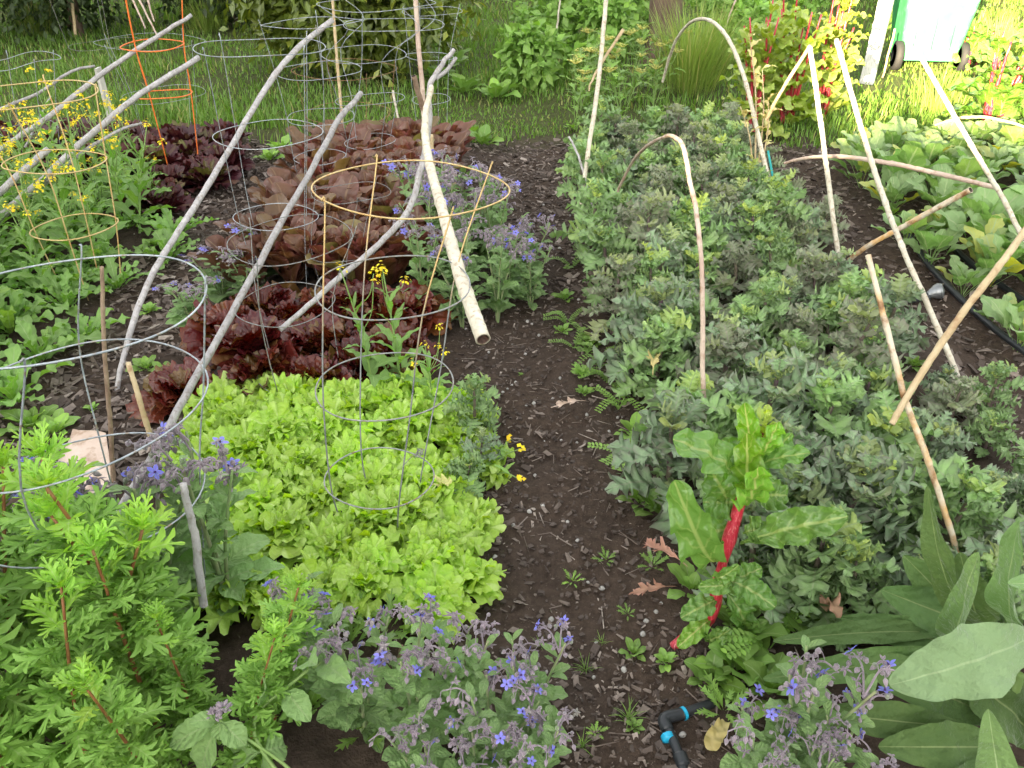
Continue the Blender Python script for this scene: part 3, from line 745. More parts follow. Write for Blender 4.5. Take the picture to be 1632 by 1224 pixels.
for x, y in jitter_grid(-.93, -.15, 1.52, 2.44, .120, .112, .45):
    near_edge = x > -.27
    spawn('lettuce', P_let(), on(x, y), 'frilly bright green lettuce head on the edge beside the bare path' if near_edge else 'frilly bright green lettuce head packed in the middle of the front bed', 'lettuce', 'bright green lettuces in the front bed', u(0, 6.28), u(.85, 1.08), (u(-.2, .2), u(-.2, .2)))
for x, y in jitter_grid(-1.08, -.36, 2.58, 3.28, .19, .18):
    spawn('red_lettuce', P_red(), on(x, y), 'glossy dark red frilled lettuce head behind the bright green lettuces', 'lettuce', 'dark red lettuces behind the green ones', u(0, 6.28), u(1.0, 1.3))
for x, y in jitter_grid(-1.12, -.38, 3.40, 5.3, .155, .16):
    spawn('bronze_lettuce', P_brz(), on(x, y), 'upright bronze brown lettuce with smooth rounded leaves in the middle bed', 'lettuce', 'bronze lettuces in the middle bed', u(0, 6.28), u(1.05, 1.35))
for x, y in jitter_grid(-3.6, -1.75, 5.05, 5.65, .25, .2):
    spawn('dark_lettuce', P_far(), on(x, y), 'dark maroon lettuce in the far row below the lawn', 'lettuce', 'maroon lettuces in the far left row', u(0, 6.28), u(.9, 1.2))
for x, y in jitter_grid(-2.0, -1.72, 4.35, 4.95, .2, .2):
    spawn('dark_lettuce', P_far(), on(x, y), 'dark maroon lettuce between the yellow flowered mustard and chip path', 'lettuce', 'maroon lettuces beside the chip path', u(0, 6.28), u(.8, 1.05))

# mustard bed
for x, y in jitter_grid(-3.2, -1.78, 2.55, 4.85, .17, .18):
    if x > -1.95 and (y < 3.5 or y > 4.4): continue
    if x < -3.3 + (4.9 - y) * .35: continue
    if R.rand() < .97:
        spawn('mustard_plant', P_mus(), on(x, y), 'flowering mustard plant with yellow clusters in the left bed', 'mustard', 'mustards in the left bed', u(0, 6.28), u(.5, 1.12), (u(-.15, .15), u(-.15, .15)))
    if R.rand() < .5: spawn('mustard_rosette', P_musl(), on(x + u(-.1, .1), y + u(-.1, .1)), 'low leafy mustard without flowers among the yellow flowered ones', 'mustard', 'young mustards in the left bed', u(0, 6.28), u(.55, .85))
for x, y in [(-1.85, 3.2), (-1.95, 2.95), (-2.1, 2.7), (-1.75, 2.75), (-1.72, 3.4), (-2.0, 2.45), (-1.9, 3.65), (-1.72, 2.5), (-1.85, 2.3), (-2.2, 2.9), (-1.68, 2.95), (-2.2, 3.2), (-2.05, 3.35), (-1.62, 3.75), (-1.68, 4.0), (-1.9, 2.6)]:
    spawn('mustard_rosette', P_musl(), on(x, y), 'low broad leaved mustard spilling onto the left chip path', 'mustard', 'mustards at the path edge', u(0, 6.28), u(.8, 1.1))
for px, py, s in [(640, 560, 1.0), (600, 575, .95), (690, 590, .75)]:
    p = gp(px, py + 60, .05)
    spawn('mustard_plant', P_mus(), on(p[0], p[1]), 'yellow flowered mustard growing between the red and green lettuces', 'mustard', 'mustards among the lettuces', u(0, 6.28), s * .85)

# kale bed
kp = jitter_grid(.43, 1.62, 1.55, 5.6, .185, .185)
for x, y in kp:
    if x > .75 and y < 1.7: continue
    if x < .62 and y < 1.85: continue
    if x < .40 and y < 2.6: continue
    if x > 1.36 and 2.6 < y < 3.8: continue
    if x > 1.5 and y > 2.6: continue
    if y < 2.1: lab = 'large kale plant near the front of the bed beside the red stemmed chard'; pr = P_kbig()
    elif x < .62: lab = 'grey green kale plant lining the bare centre path'; pr = P_kale() if y > 2.7 else P_kbig()
    elif x > 1.5: lab = 'grey green kale plant along the right hand chip path'; pr = P_kale()
    elif y > 4.6: lab = 'small grey kale plant at the lawn end of the kale bed'; pr = P_kale()
    else: lab = 'grey green lobed kale plant inside the crowded kale bed'; pr = P_kale()
    spawn('kale', pr, on(x, y), lab, 'kale', lab.split(' plant ')[0] + 's ' + lab.split(' plant ')[1], u(0, 6.28), u(.78, 1.06) * (.72 if x > 1.15 and y < 2.6 else 1), (u(-.12, .12), u(-.12, .12)))
for x, y, s in [(.60, 1.58, .9), (.72, 1.5, .85), (.80, 1.64, 1.0), (1.06, 1.62, .9), (1.17, 1.5, .85), (.80, 1.43, .75), (.94, 1.40, .72), (1.06, 1.42, .7), (.66, 1.68, .9), (.93, 1.72, .85)]:
    spawn('kale', P_kbig(), on(x, y), 'large kale plant right behind the big woolly leaves', 'kale', 'large kales behind the woolly leaves', u(0, 6.28), s, (u(-.12, .12), u(-.12, .12)))
for x, y, s in [(-.12, 2.30, .8), (-.1, 2.12, .6), (-.14, 2.0, .55)]:
    spawn('kale', P_kale(), on(x, y), 'small kale on the path edge against the bright green lettuces', 'kale', 'kales beside the green lettuces', u(0, 6.28), s * .8)

# broccoli / collards
for x, y in jitter_grid(2.10, 3.7, 3.5, 5.6, .225, .22):
    lab = 'round leaved young collard in the right bed beyond the crossed canes'
    if y < 3.9: lab = 'round leaved young collard at the near end of the right bed'
    spawn('collard', P_broc(), on(x, y), lab, 'collard', 'collards at the near end' if y < 3.9 else 'collards in the right bed', u(0, 6.28), u(.65, 1.02), (u(-.15, .15), u(-.15, .15)))
for px, py in [(1440, 400), (1480, 430), (1530, 480), (1500, 390), (1570, 440), (1620, 560), (1600, 530), (1640, 480), (1700, 560), (1560, 455), (1480, 335), (1420, 330)]:
    p = gp(px, py, 0)
    spawn('collard', P_broc(), on(p[0], p[1]), 'small collard with bare stalks standing over the black drip hose', 'collard', 'collards over the drip hose', u(0, 6.28), u(.6, .85))

# borage
def borage(x, y, s, label, group, rz=None):
    r = spawn('borage', P_bor(), on(x, y), label, 'borage', group, u(0, 6.28) if rz is None else rz, s); add_cones(r)
for x, y, s in [(-.44, 1.27, .86), (-.31, 1.16, .92), (-.20, 1.14, .92), (-.11, 1.20, .9), (-.04, 1.06, .88), (.03, 1.16, .86), (-.15, 1.0, .82), (.05, 1.0, .80), (-.06, .95, .75)]:
    borage(x, y, s * .84, 'blue starred borage with drooping purple buds in the front centre', 'borages at the front centre')
for x, y, s in [(-1.12, 1.42, 1.15), (-.98, 1.46, 1.1), (-.84, 1.50, 1.12), (-.70, 1.52, 1.08), (-1.2, 1.3, 1.2)]:
    borage(x, y, s, 'blue flowered borage behind the mugwort inside the big wire cage', 'borages behind the mugwort')
for x, y, s in [(.44, .97, .70), (.54, 1.03, .86), (.60, .98, .70), (.50, .92, .60)]:
    borage(x, y, s, 'purple budded borage in front of the big woolly leaves', 'borages before the woolly leaves')
for x, y, s in [(-.06, 3.15, .9), (-.2, 3.08, .95), (.07, 3.5, .8), (.08, 3.3, .75), (-.36, 3.15, .9), (-.3, 3.6, 1.1), (-.15, 3.75, 1.1), (-.45, 3.8, 1.0), (-.36, 3.5, 1.0), (-.2, 3.45, .95), (-.08, 3.62, .95), (-.3, 3.8, 1.0), (-.12, 3.95, .9), (-.42, 4.1, .9), (-.02, 3.35, .75), (-.22, 3.3, .8)]:
    borage(x, y, s, 'bushy borage beside the red lettuces half way along the path', 'borages half way along the path')
for x, y, s in [(-1.25, 3.35, (1, 1, .6)), (-1.1, 3.5, (1, 1, .6)), (-1.3, 3.1, (.9, .9, .5)), (-1.12, 3.3, (.9, .9, .5))]:
    borage(x, y, s, 'low borage with broad leaves on the edge of the left chip path', 'borages at the left chip path')

# mugwort
for x, y, s in [(-1.22, 1.26, .95), (-1.08, 1.24, 1.0), (-.92, 1.27, 1.02), (-.76, 1.26, 1.0), (-.70, 1.20, .9), (-1.0, 1.10, 1.0), (-.84, 1.12, .98), (-.70, 1.10, .88), (-.92, .97, .85), (-.78, .97, .8), (-.66, .98, .7), (-1.12, 1.1, 1.0), (-.62, 1.08, .62), (-.50, 1.16, .62), (-.52, 1.03, .56)]:
    spawn('mugwort', P_mug(), on(x, y), 'bright green mugwort with cut leaves and a reddish stem in the front corner', 'mugwort', 'mugworts in the front left corner', u(0, 6.28), s, (u(-.08, .1), u(-.1, .1)))

# big borage branch and grey leaves at front
mb = MB(); st = MB()
b0 = np.array(on(-.33, .93))
P = smooth_path([b0, b0 * .5 + at(350, 1148, 1.0) * .5 + [.03, .01, .0], at(350, 1148, 1.0)], 5); tube(st, P, np.linspace(.0042, .0025, len(P)), 7)
e = P[-1]
for (px, py, w) in [(270, 1190, .05), (392, 1188, .045), (322, 1235, .055), (352, 1180, .03), (300, 1150, .03)]:
    leaf_to(mb, e, at(px, py, .98), w, sh_oval, (0, -.5, 1), .08, .15, .05, 3, 18, 3)
Q = smooth_path([b0, at(405, 1170, 1.02), at(470, 1085, 1.1), at(540, 1040, 1.16)], 5); tube(st, Q, np.linspace(.0042, .003, len(Q)), 7)
for k, (px, py, w) in enumerate([(455, 1190, .06), (425, 1095, .05), (495, 1150, .05), (505, 1060, .05), (410, 1230, .06), (560, 1090, .05), (365, 1215, .05)]):
    leaf_to(mb, Q[(4, 8, 9, 12, 3, 13, 4)[k]], at(px, py, 1.03), w, sh_oval, (0, -.5, 1), .10, .15, .06, 3, 18, 3)
r = thing('borage', 'leaning borage stalk with broad pale leaves and dull pink buds', 'borage', tuple(b0))
link('stem', st.mesh('borage_stem', M['gstem'], off=b0), r); link('leaves', mb.mesh('broad_leaves', M['borage'], off=b0), r)
bd = MB()
for q in range(46):
    o = unit(1)[0]; o[2] = abs(o[2]); c = e + [(.012 if q % 2 else -.008), 0, .012 + (.018 if q % 2 else 0)]
    drop(bd, c + o * .004, c + o * .018, .0028, 5, 4, C=(1, .5, R.rand()))
link('buds', bd.mesh('pink_buds', M['bud'], off=b0), r)

# ------------------------------------------------------------------ chard in the front
def chard_front():
    base = np.array(on(.385, 1.42))
    r = thing('chard', 'tall chard with thick red stalk and crinkled leaves beside the path', 'chard', tuple(base))
    st = MB()
    P = smooth_path([base, at(1130, 985, 1.42), at(1147, 915, 1.43), at(1162, 860, 1.45), at(1180, 800, 1.47), at(1200, 740, 1.49), at(1213, 690, 1.5)], 5)
    rad = np.interp(np.linspace(0, 1, len(P)), [0, .15, .3, .36, .5, .62, .75, 1], [.012, .016, .014, .0095, .016, .013, .010, .006])
    tube(st, P, rad, 10, rough=.06)
    link('stalk', st.mesh('red_stalk', M['chardst'], off=base), r)
    A = lambda px, py, Y: at(px, py, Y)
    L = [ # base, tip, width, up, sag, material
        (A(1170, 775, 1.46), A(1072, 700, 1.36), .10, (.2, -.5, .8), .10, 'chard'),
        (A(1142, 893, 1.43), A(1074, 765, 1.33), .10, (-.3, -.8, .5), .12, 'chard'),
        (A(1180, 866, 1.44), A(1352, 823, 1.36), .09, (0, -.55, .85), .06, 'chard'),
        (A(1186, 800, 1.46), A(1190, 690, 1.40), .075, (0, -1, .25), .04, 'chardl'),
        (A(1178, 806, 1.45), A(1208, 745, 1.34), .085, (.1, -.9, .5), .06, 'chardl'),
        (A(1200, 750, 1.49), A(1292, 722, 1.42), .06, (0, -.5, .9), .10, 'chard'),
        (A(1200, 740, 1.49), A(1240, 672, 1.46), .06, (.2, -1, .2), .05, 'chardl'),
        (A(1200, 730, 1.49), A(1186, 642, 1.47), .055, (-.2, -1, .2), .05, 'chardl'),
        (A(1158, 925, 1.43), A(1236, 968, 1.34), .07, (0, -.6, .8), .15, 'chard'),
        (A(1162, 935, 1.43), A(1215, 905, 1.42), .06, (0, -.4, .9), .12, 'chard'),
        (A(1145, 955, 1.42), A(1085, 985, 1.36), .06, (-.2, -.6, .8), .10, 'chard'),
        (A(1135, 985, 1.42), A(1080, 1032, 1.34), .05, (-.2, -.6, .8), .12, 'chardl'),
        (A(1135, 1000, 1.42), A(1160, 1075, 1.33), .06, (.2, -.7, .7), .10, 'chard'),
        (A(1184, 850, 1.45), A(1225, 845, 1.44), .07, (0, -.5, .8), .2, 'chard'),
        (A(1190, 790, 1.5), A(1255, 790, 1.5), .08, (0, -.7, .7), .15, 'chard'),
        (A(1185, 800, 1.5), A(1120, 800, 1.5), .085, (-.2, -.8, .6), .15, 'chard'),
        (A(1178, 840, 1.49), A(1108, 850, 1.5), .08, (-.2, -.8, .6), .15, 'chard'),
        (A(1200, 740, 1.5), A(1150, 700, 1.5), .07, (-.2, -.9, .4), .1, 'chard'),
        (A(1205, 735, 1.51), A(1262, 690, 1.5), .06, (.2, -.9, .4), .1, 'chard'),
        (A(1150, 935, 1.46), A(1190, 1010, 1.42), .07, (.2, -.7, .7), .15, 'chard'),
        (A(1160, 800, 1.5), A(1130, 745, 1.48), .09, (0, -.9, .4), .1, 'chard'),
        (A(1175, 770, 1.5), A(1235, 770, 1.46), .085, (0, -.7, .7), .12, 'chard'),
        (A(1135, 915, 1.40), A(1178, 900, 1.36), .04, (.1, -.8, .5), .2, 'chard'),
        (A(1165, 925, 1.41), A(1112, 935, 1.37), .045, (-.1, -.8, .5), .2, 'chard'),
        (A(1120, 1010, 1.40), A(1165, 1002, 1.35), .05, (.1, -.8, .5), .2, 'chard'),
    ]
    for b, t, w, up, sag, m in L:
        mb = MB(); leaf_to(mb, b, t, w, sh_chard, up, sag * 1.3, .10, .15, 4, 44, 6, crinkle=.075)
        link('leaf', mb.mesh('chard_leaf', M[m], off=base), r)
    mb = MB(); c = A(1215, 690, 1.5)
    for q in range(26):
        leaf(mb, c + [u(-.012, .012), u(-.012, .012), u(-.03, .04)], q * 2.4, math.radians(u(40, 85)), u(.02, .04), u(.012, .02), sh_oval, .5, .2, .1, 2, 8, 2)
    link('bud_cluster', mb.mesh('green_bud_cluster', M['chardy'], off=base), r)
chard_front()

def chard_proto(h, nst, nl):
    st = MB(); parts = []
    lv = MB()
    for s in range(nst):
        a = u(0, 6.28); d = np.array([math.cos(a), math.sin(a), 0]) * u(.03, .16); hh = h * u(.65, 1.0)
        P = smooth_path([d * .25 + [0, 0, -.02], d * .7 + [0, 0, hh * .5], d * 1.2 + [u(-.04, .04), u(-.04, .04), hh]], 4)
        tube(st, P, np.linspace(.015, .005, len(P)), 8)
        for k in range(nl):
            t = .12 + .88 * k / nl; p = P[int(t * (len(P) - 1))]; l = u(.20, .32) * (1.1 - .45 * t)
            leaf(lv, p, k * 2.4 + a, math.radians(45 + u(-25, 25)), l, l * u(.5, .62), sh_chard, u(.7, 1.4), .1, .14, 3, 20, 3, roll=u(-.3, .3), crinkle=.04)
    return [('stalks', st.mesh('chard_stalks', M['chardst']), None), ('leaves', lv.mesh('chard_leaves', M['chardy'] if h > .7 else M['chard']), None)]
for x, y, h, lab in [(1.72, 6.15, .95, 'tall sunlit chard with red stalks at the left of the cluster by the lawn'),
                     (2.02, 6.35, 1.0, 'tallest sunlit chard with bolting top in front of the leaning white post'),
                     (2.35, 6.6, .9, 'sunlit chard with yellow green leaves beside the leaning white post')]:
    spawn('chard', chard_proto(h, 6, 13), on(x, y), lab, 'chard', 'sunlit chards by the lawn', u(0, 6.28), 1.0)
spawn('chard', chard_proto(.62, 7, 8), on(3.28, 5.95), 'chard with crimson stalks at the lawn end of the collard bed', 'chard', None, 1.0, 1.25)
spawn('chard', chard_proto(.6, 5, 11), on(3.75, 6.1), 'chard with crimson stalks cut by the edge of the photo', 'chard', None, 2.0, 1.3)
spawn('chard', chard_proto(.5, 4, 8), on(4.3, 8.4), 'red stalked chard in the bright grass past the bin', 'chard', None, 2.0, 1.1)

# ------------------------------------------------------------------ mullein (big woolly leaves)
def mullein():
    base = np.array(on(.98, 1.12))
    r = thing('mullein', 'big mullein plant with broad woolly grey green leaves in the front corner', 'mullein', tuple(base))
    A = at
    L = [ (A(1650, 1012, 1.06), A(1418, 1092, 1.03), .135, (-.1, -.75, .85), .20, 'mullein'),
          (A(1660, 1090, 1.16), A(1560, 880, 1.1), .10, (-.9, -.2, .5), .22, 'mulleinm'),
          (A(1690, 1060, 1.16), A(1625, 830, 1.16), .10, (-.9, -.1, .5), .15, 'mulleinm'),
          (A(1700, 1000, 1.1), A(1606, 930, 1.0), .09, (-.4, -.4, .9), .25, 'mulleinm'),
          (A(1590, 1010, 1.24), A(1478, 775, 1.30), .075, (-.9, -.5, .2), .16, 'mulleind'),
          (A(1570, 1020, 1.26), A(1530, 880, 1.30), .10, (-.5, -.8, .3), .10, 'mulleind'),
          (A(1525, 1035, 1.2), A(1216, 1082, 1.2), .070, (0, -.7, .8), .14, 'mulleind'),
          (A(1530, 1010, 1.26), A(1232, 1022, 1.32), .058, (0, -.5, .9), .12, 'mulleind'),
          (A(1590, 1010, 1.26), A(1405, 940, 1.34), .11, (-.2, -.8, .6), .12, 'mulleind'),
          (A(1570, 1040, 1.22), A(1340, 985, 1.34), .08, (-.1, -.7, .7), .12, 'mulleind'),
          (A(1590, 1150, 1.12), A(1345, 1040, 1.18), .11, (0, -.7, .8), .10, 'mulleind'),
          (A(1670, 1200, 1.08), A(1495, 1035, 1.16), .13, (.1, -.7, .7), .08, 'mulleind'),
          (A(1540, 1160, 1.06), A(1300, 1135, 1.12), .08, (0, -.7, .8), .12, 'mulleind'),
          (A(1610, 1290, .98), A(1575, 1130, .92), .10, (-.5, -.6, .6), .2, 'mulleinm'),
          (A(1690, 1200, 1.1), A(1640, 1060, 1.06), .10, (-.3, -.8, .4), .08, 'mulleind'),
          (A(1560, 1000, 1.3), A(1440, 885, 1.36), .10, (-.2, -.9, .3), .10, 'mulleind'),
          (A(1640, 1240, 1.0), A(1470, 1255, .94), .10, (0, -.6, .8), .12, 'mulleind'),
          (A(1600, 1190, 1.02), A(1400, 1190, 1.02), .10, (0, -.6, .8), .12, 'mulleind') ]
    for b, t, w, up, sag, m in L:
        mb = MB(); leaf_to(mb, b, t, w, sh_broad, up, sag, .12, .10, 2.6, 44, 7, crinkle=.05)
        link('leaf', mb.mesh('woolly_leaf', M[m], off=base), r)
    st = MB(); tube(st, [base + [0, 0, -.02], base + [0, 0, .1], base + [.0, .0, .22]], [.018, .016, .01], 8)
    link('stem', st.mesh('mullein_stem', M['gstem'], off=base), r)
mullein()

# ------------------------------------------------------------------ small weeds
def weed_proto(kind):
    mb = MB()
    if kind == 0:
        return rosette(M['weed'], 11, (.03, .06), (.35, .5), sh_mug, 20, 75, .6, .1, .08, 2, 12, 2)
    if kind == 1:   # vetch: pinnate trailing stems
        for s in range(5):
            a = u(0, 6.28); P = smooth_path([(0, 0, 0), (math.cos(a) * .05, math.sin(a) * .05, u(.03, .07)), (math.cos(a) * .12, math.sin(a) * .12, u(.02, .07))], 6)
            tube(mb, P, .0013, 4)
            for k in range(2, len(P)):
                for sd in (-1, 1):
                    leaf(mb, P[k], a + sd * 1.2, .3, u(.016, .024), u(.008, .012), sh_oval, .3, .1, 0, 1, 5, 1)
        return mb.mesh('vetch', M['weed'])
    if kind == 2:   # grass tuft
        for s in range(22):
            leaf(mb, (u(-.01, .01), u(-.01, .01), 0), u(0, 6.28), math.radians(u(35, 85)), u(.05, .11), .004, sh_lance, u(.5, 1.4), .1, 0, 1, 6, 1)
        return mb.mesh('grass_tuft', M['weed'])
    return rosette(M['weed'], 14, (.035, .075), (.5, .65), sh_oval, 25, 80, .8, .1, .08, 2, 8, 2)
WP = [[weed_proto(k) for _ in range(3)] for k in range(4)]
WN = ['parsley_seedling', 'vetch', 'grass_tuft', 'chickweed']
def weed(px, py, k, s, lab, group):
    p = gp(px, py, .0)
    spawn(WN[k], WP[k][R.randint(3)], on(p[0], p[1]), lab, 'weed', group, u(0, 6.28), s)
pl = 'small %s growing on the bare soil of the centre path'
for px, py, k, s in [(912, 930, 0, 1.0), (965, 895, 0, 1.1), (1040, 915, 0, 1.4), (1000, 980, 0, .8), (1010, 1040, 3, 1.1), (1060, 1060, 3, 1.0), (935, 1065, 2, .9), (960, 1020, 2, .6), (1000, 1150, 2, 1.0), (950, 1170, 0, .8), (1010, 1165, 3, .7), (860, 1030, 2, .6), (775, 640, 3, .4), (830, 600, 3, .35), (930, 1190, 2, .8)]:
    weed(px, py, k, s * .55, pl % WN[k].replace('_', ' '), 'path %ss' % WN[k].replace('_', ' '))
for px, py, k, s in [(915, 560, 1, .8), (955, 590, 1, .9), (925, 605, 3, .8), (975, 620, 1, .9), (905, 520, 1, .8), (940, 560, 3, .9), (985, 655, 1, .9), (895, 535, 3, .7), (930, 630, 3, .6), (1000, 740, 1, 1.0), (1020, 810, 3, 1.2), (900, 480, 3, .9), (910, 430, 1, .9), (1010, 700, 3, 1.2), (1050, 830, 3, 1.3)]:
    weed(px, py, k, s, '%s creeping out from under the kale onto the centre path' % WN[k], '%ss under the kale edge' % WN[k])
for px, py, k, s in [(1190, 990, 1, 1.1), (1250, 930, 1, 1.2), (1290, 990, 1, 1.2), (1220, 1060, 1, 1.1), (1320, 900, 1, 1.2), (1260, 1010, 3, 1.9), (1170, 1090, 3, 1.7), (1130, 1100, 3, 1.2), (1180, 1040, 3, 1.9), (1150, 1150, 0, 1.2), (1330, 960, 1, 1.2), (1100, 960, 3, 1.3), (1220, 1130, 3, 1.7), (1230, 980, 3, 2.0)]:
    weed(px, py, k, s, '%s tangled at the foot of the red stalked chard' % WN[k], '%ss around the front chard' % WN[k])
for px, py, k, s in [(235, 590, 3, .9), (260, 620, 0, .9), (55, 690, 3, 1.6), (90, 700, 3, 1.3), (150, 660, 3, .5), (240, 500, 3, .8), (265, 600, 3, 1.0), (450, 245, 3, 1.8), (300, 640, 0, .8), (250, 405, 3, .9)]:
    weed(px, py, k, s, 'small %s on the left chip path' % WN[k].replace('_', ' '), '%ss on the left chip path' % WN[k].replace('_', ' '))
for px, py, k, s in [(770, 240, 3, 2.4), (750, 225, 3, 2.2), (735, 300, 3, 1.6), (790, 160, 3, 3.4), (740, 150, 3, 3.6), (700, 130, 3, 3.4), (720, 110, 3, 3.6), (1450, 600, 3, .8), (1420, 350, 3, 1.2), (620, 230, 3, 1.5), (430, 260, 3, 1.6)]:
    weed(px, py, k, s, 'broad leaved weed clump where the lawn meets the bronze lettuce bed' if py < 310 and px < 800 else 'small weed on the right chip path', 'weeds at the lawn edge' if py < 310 else 'weeds on the right path')
for px, py, k, s in [(440, 1130, 3, 1.3), (500, 1160, 3, 1.2), (470, 1090, 3, 1.0), (560, 1010, 0, 1.8), (620, 1030, 0, 1.7), (560, 1060, 0, 1.7), (520, 1110, 3, 1.1), (590, 1190, 0, 1.5)]:
    weed(px, py, k, s, '%s in the shaded gap under the front borage' % WN[k].replace('_', ' '), '%ss under the front borage' % WN[k].replace('_', ' '))
# a trailing mustard on the path with a few flowers
b0 = np.array(on(*gp(775, 770)[:2]))
st, lv, fl = MB(), MB(), MB()
for tgt in [(830, 715), (830, 765), (815, 700), (770, 690), (790, 740)]:
    e = gp(tgt[0], tgt[1], .06); P = smooth_path([b0, (b0 + e) / 2 + [0, 0, .03], e], 5); tube(st, P, .0018, 5)
    for k in (3, 5, 7): leaf(lv, P[k], u(0, 6.28), .6, u(.03, .06), .014, sh_lance, .6, .1, .1, 2, 8, 1)
    if tgt[0] > 800:
        for q in range(6): petal4(fl, e + unit(1)[0] * .011, [0, -.3, 1], .008, R.rand())
r = thing('mustard_plant', 'sprawling yellow flowered mustard alone on the bare path', 'mustard', tuple(b0))
link('stem', st.mesh('trailing_stem', M['gstem'], off=b0), r); link('leaves', lv.mesh('trailing_leaves', M['weed'], off=b0), r); link('flower_cluster', fl.mesh('yellow_flowers', M['yellow'], off=b0), r)

# dry and yellowed leaves
def dryleaf(px, py, z, tx, ty, w, mat, lab, shape=sh_kale, sag=.1):
    b = gp(px, py, z); t = gp(tx, ty, max(z - .03, .03)); mb = MB()
    leaf_to(mb, b, t, w, shape, (0, -.3, 1), sag, .35, .30, 3.2, 34, 3, crinkle=.08)
    o = link('withered_leaf', mb.mesh('withered_leaf', M[mat], off=b)); o.location = b; tag(o, lab, 'leaf')
dryleaf(1098, 905, .12, 1030, 868, .045, 'dry', 'withered pink kale leaf hanging over the path beside the chard')
dryleaf(1080, 935, .05, 1010, 945, .035, 'dry', 'withered buff kale leaf lying on the soil below the pink one')
dryleaf(1155, 1150, .04, 1128, 1195, .05, 'dryy', 'crumpled yellow leaf on the chips beside the black pipe', sh_frill)
dryleaf(1335, 985, .18, 1318, 975, .05, 'dry', 'crumpled tan leaf in the shade left of the woolly leaves', sh_frill, .5)
dryleaf(940, 640, .03, 885, 648, .03, 'card', 'bleached grey leaf skeleton lying on the path beside the kale')
dryleaf(1040, 600, .26, 1040, 570, .05, 'dryy', 'bright yellow kale leaf among the green kale at the path edge')
dryleaf(720, 770, .12, 690, 775, .05, 'dryy', 'yellowing leaf at the edge of the green lettuce bed', sh_frill)
dryleaf(860, 1085, .03, 850, 1110, .035, 'rust', 'rust brown dead leaf on the soil behind the front borage', sh_lance)
dryleaf(1440, 285, .12, 1425, 272, .09, 'dryy', 'yellow collard leaf under the long horizontal cane', sh_round, .3)

# ------------------------------------------------------------------ sticks and canes
def stick(name, pts, w, mat, label, group=None, cat='stick', hollow=(False, False), n=9, nodes_=0.0, rough=.09, k=8, wob=.010):
    P3 = np.array([at(*p) for p in pts]); P = smooth_path(P3, k)
    ww = np.interp(np.linspace(0, 1, len(P)), np.linspace(0, 1, len(w)), w)
    rad = np.array([.78 * ww[i] / 2 / F * depth(P[i]) for i in range(len(P))])
    if wob:
        P = P + np.cumsum(R.normal(0, 1, P.shape), 0) * (wob if not nodes_ else wob * .4) * .15
    if nodes_:
        s = np.concatenate([[0], np.cumsum(np.linalg.norm(np.diff(P, axis=0), axis=1))])
        m = int(s[-1] / .012) + 2; si = np.linspace(0, s[-1], m)
        P = np.stack([np.interp(si, s, P[:, c]) for c in range(3)], -1); rad = np.interp(si, s, rad)
        ph = u(0, nodes_); dn = np.abs(((si + ph) % nodes_) - nodes_ / 2); rad = rad * (1 + .18 * np.exp(-(dn / .007) ** 2))
    mb = MB(); tube(mb, P, rad, n, hollow, rough=rough)
    b = P[np.argmin(P[:, 2])]
    o = link(name, mb.mesh(name, M[mat], off=b)); o.location = b
    return tag(o, label, cat, group)

G1 = 'grey sticks leaning over the left bed'
stick('stick', [(-60, 395, 3.75), (0, 345, 3.85), (60, 295, 3.95), (150, 212, 4.15), (230, 150, 4.35), (318, 98, 4.6)], [15, 13, 11], 'grey', 'thick grey stick sloping over the mustard with a bent upper end', G1)
stick('stick', [(-60, 285, 4.3), (0, 237, 4.4), (85, 180, 4.55), (150, 130, 4.7), (230, 76, 4.9), (305, 27, 5.1)], [12, 11, 10, 8], 'grey', 'straight grey stick with pale scars reaching up before the orange cage', G1)
stick('stick', [(-40, 342, 3.6), (80, 238, 3.8)], [15, 14], 'grey', 'short dark grey stick with a sawn end above the mustard', G1, hollow=(False, False))
stick('stick', [(-40, 385, 3.9), (60, 300, 4.0), (130, 240, 4.1), (190, 205, 4.2), (228, 196, 4.3)], [10, 8, 5], 'grey', 'thinner stick lying just under the thick bent one', G1)
stick('stick', [(-20, 182, 5.0), (60, 150, 5.1), (110, 120, 5.2), (152, 108, 5.3)], [7, 6, 5], 'grey', 'thin grey stick resting on top of the white board stake', G1)
stick('stick', [(40, 235, 5.0), (82, 155, 5.1)], [5, 4], 'grey', 'little pale twig standing in the maroon lettuces at far left', None)
mb = MB(); p0 = at(178, 192, 5.35); p1 = at(155, 108, 5.35); d = p1 - p0; L = np.linalg.norm(d)
rot = Vector(d).to_track_quat('Z', 'Y').to_matrix(); box(mb, (0, 0, L / 2), (.058, .02, L), jit=.002)
V = mb.V[0]; mb.V[0] = V @ np.array(rot).T
o = link('board_stake', mb.mesh('board_stake', M['post'], smooth=False)); o.location = p0; tag(o, 'flat whitish board stake standing behind the yellow mustard', 'stake')

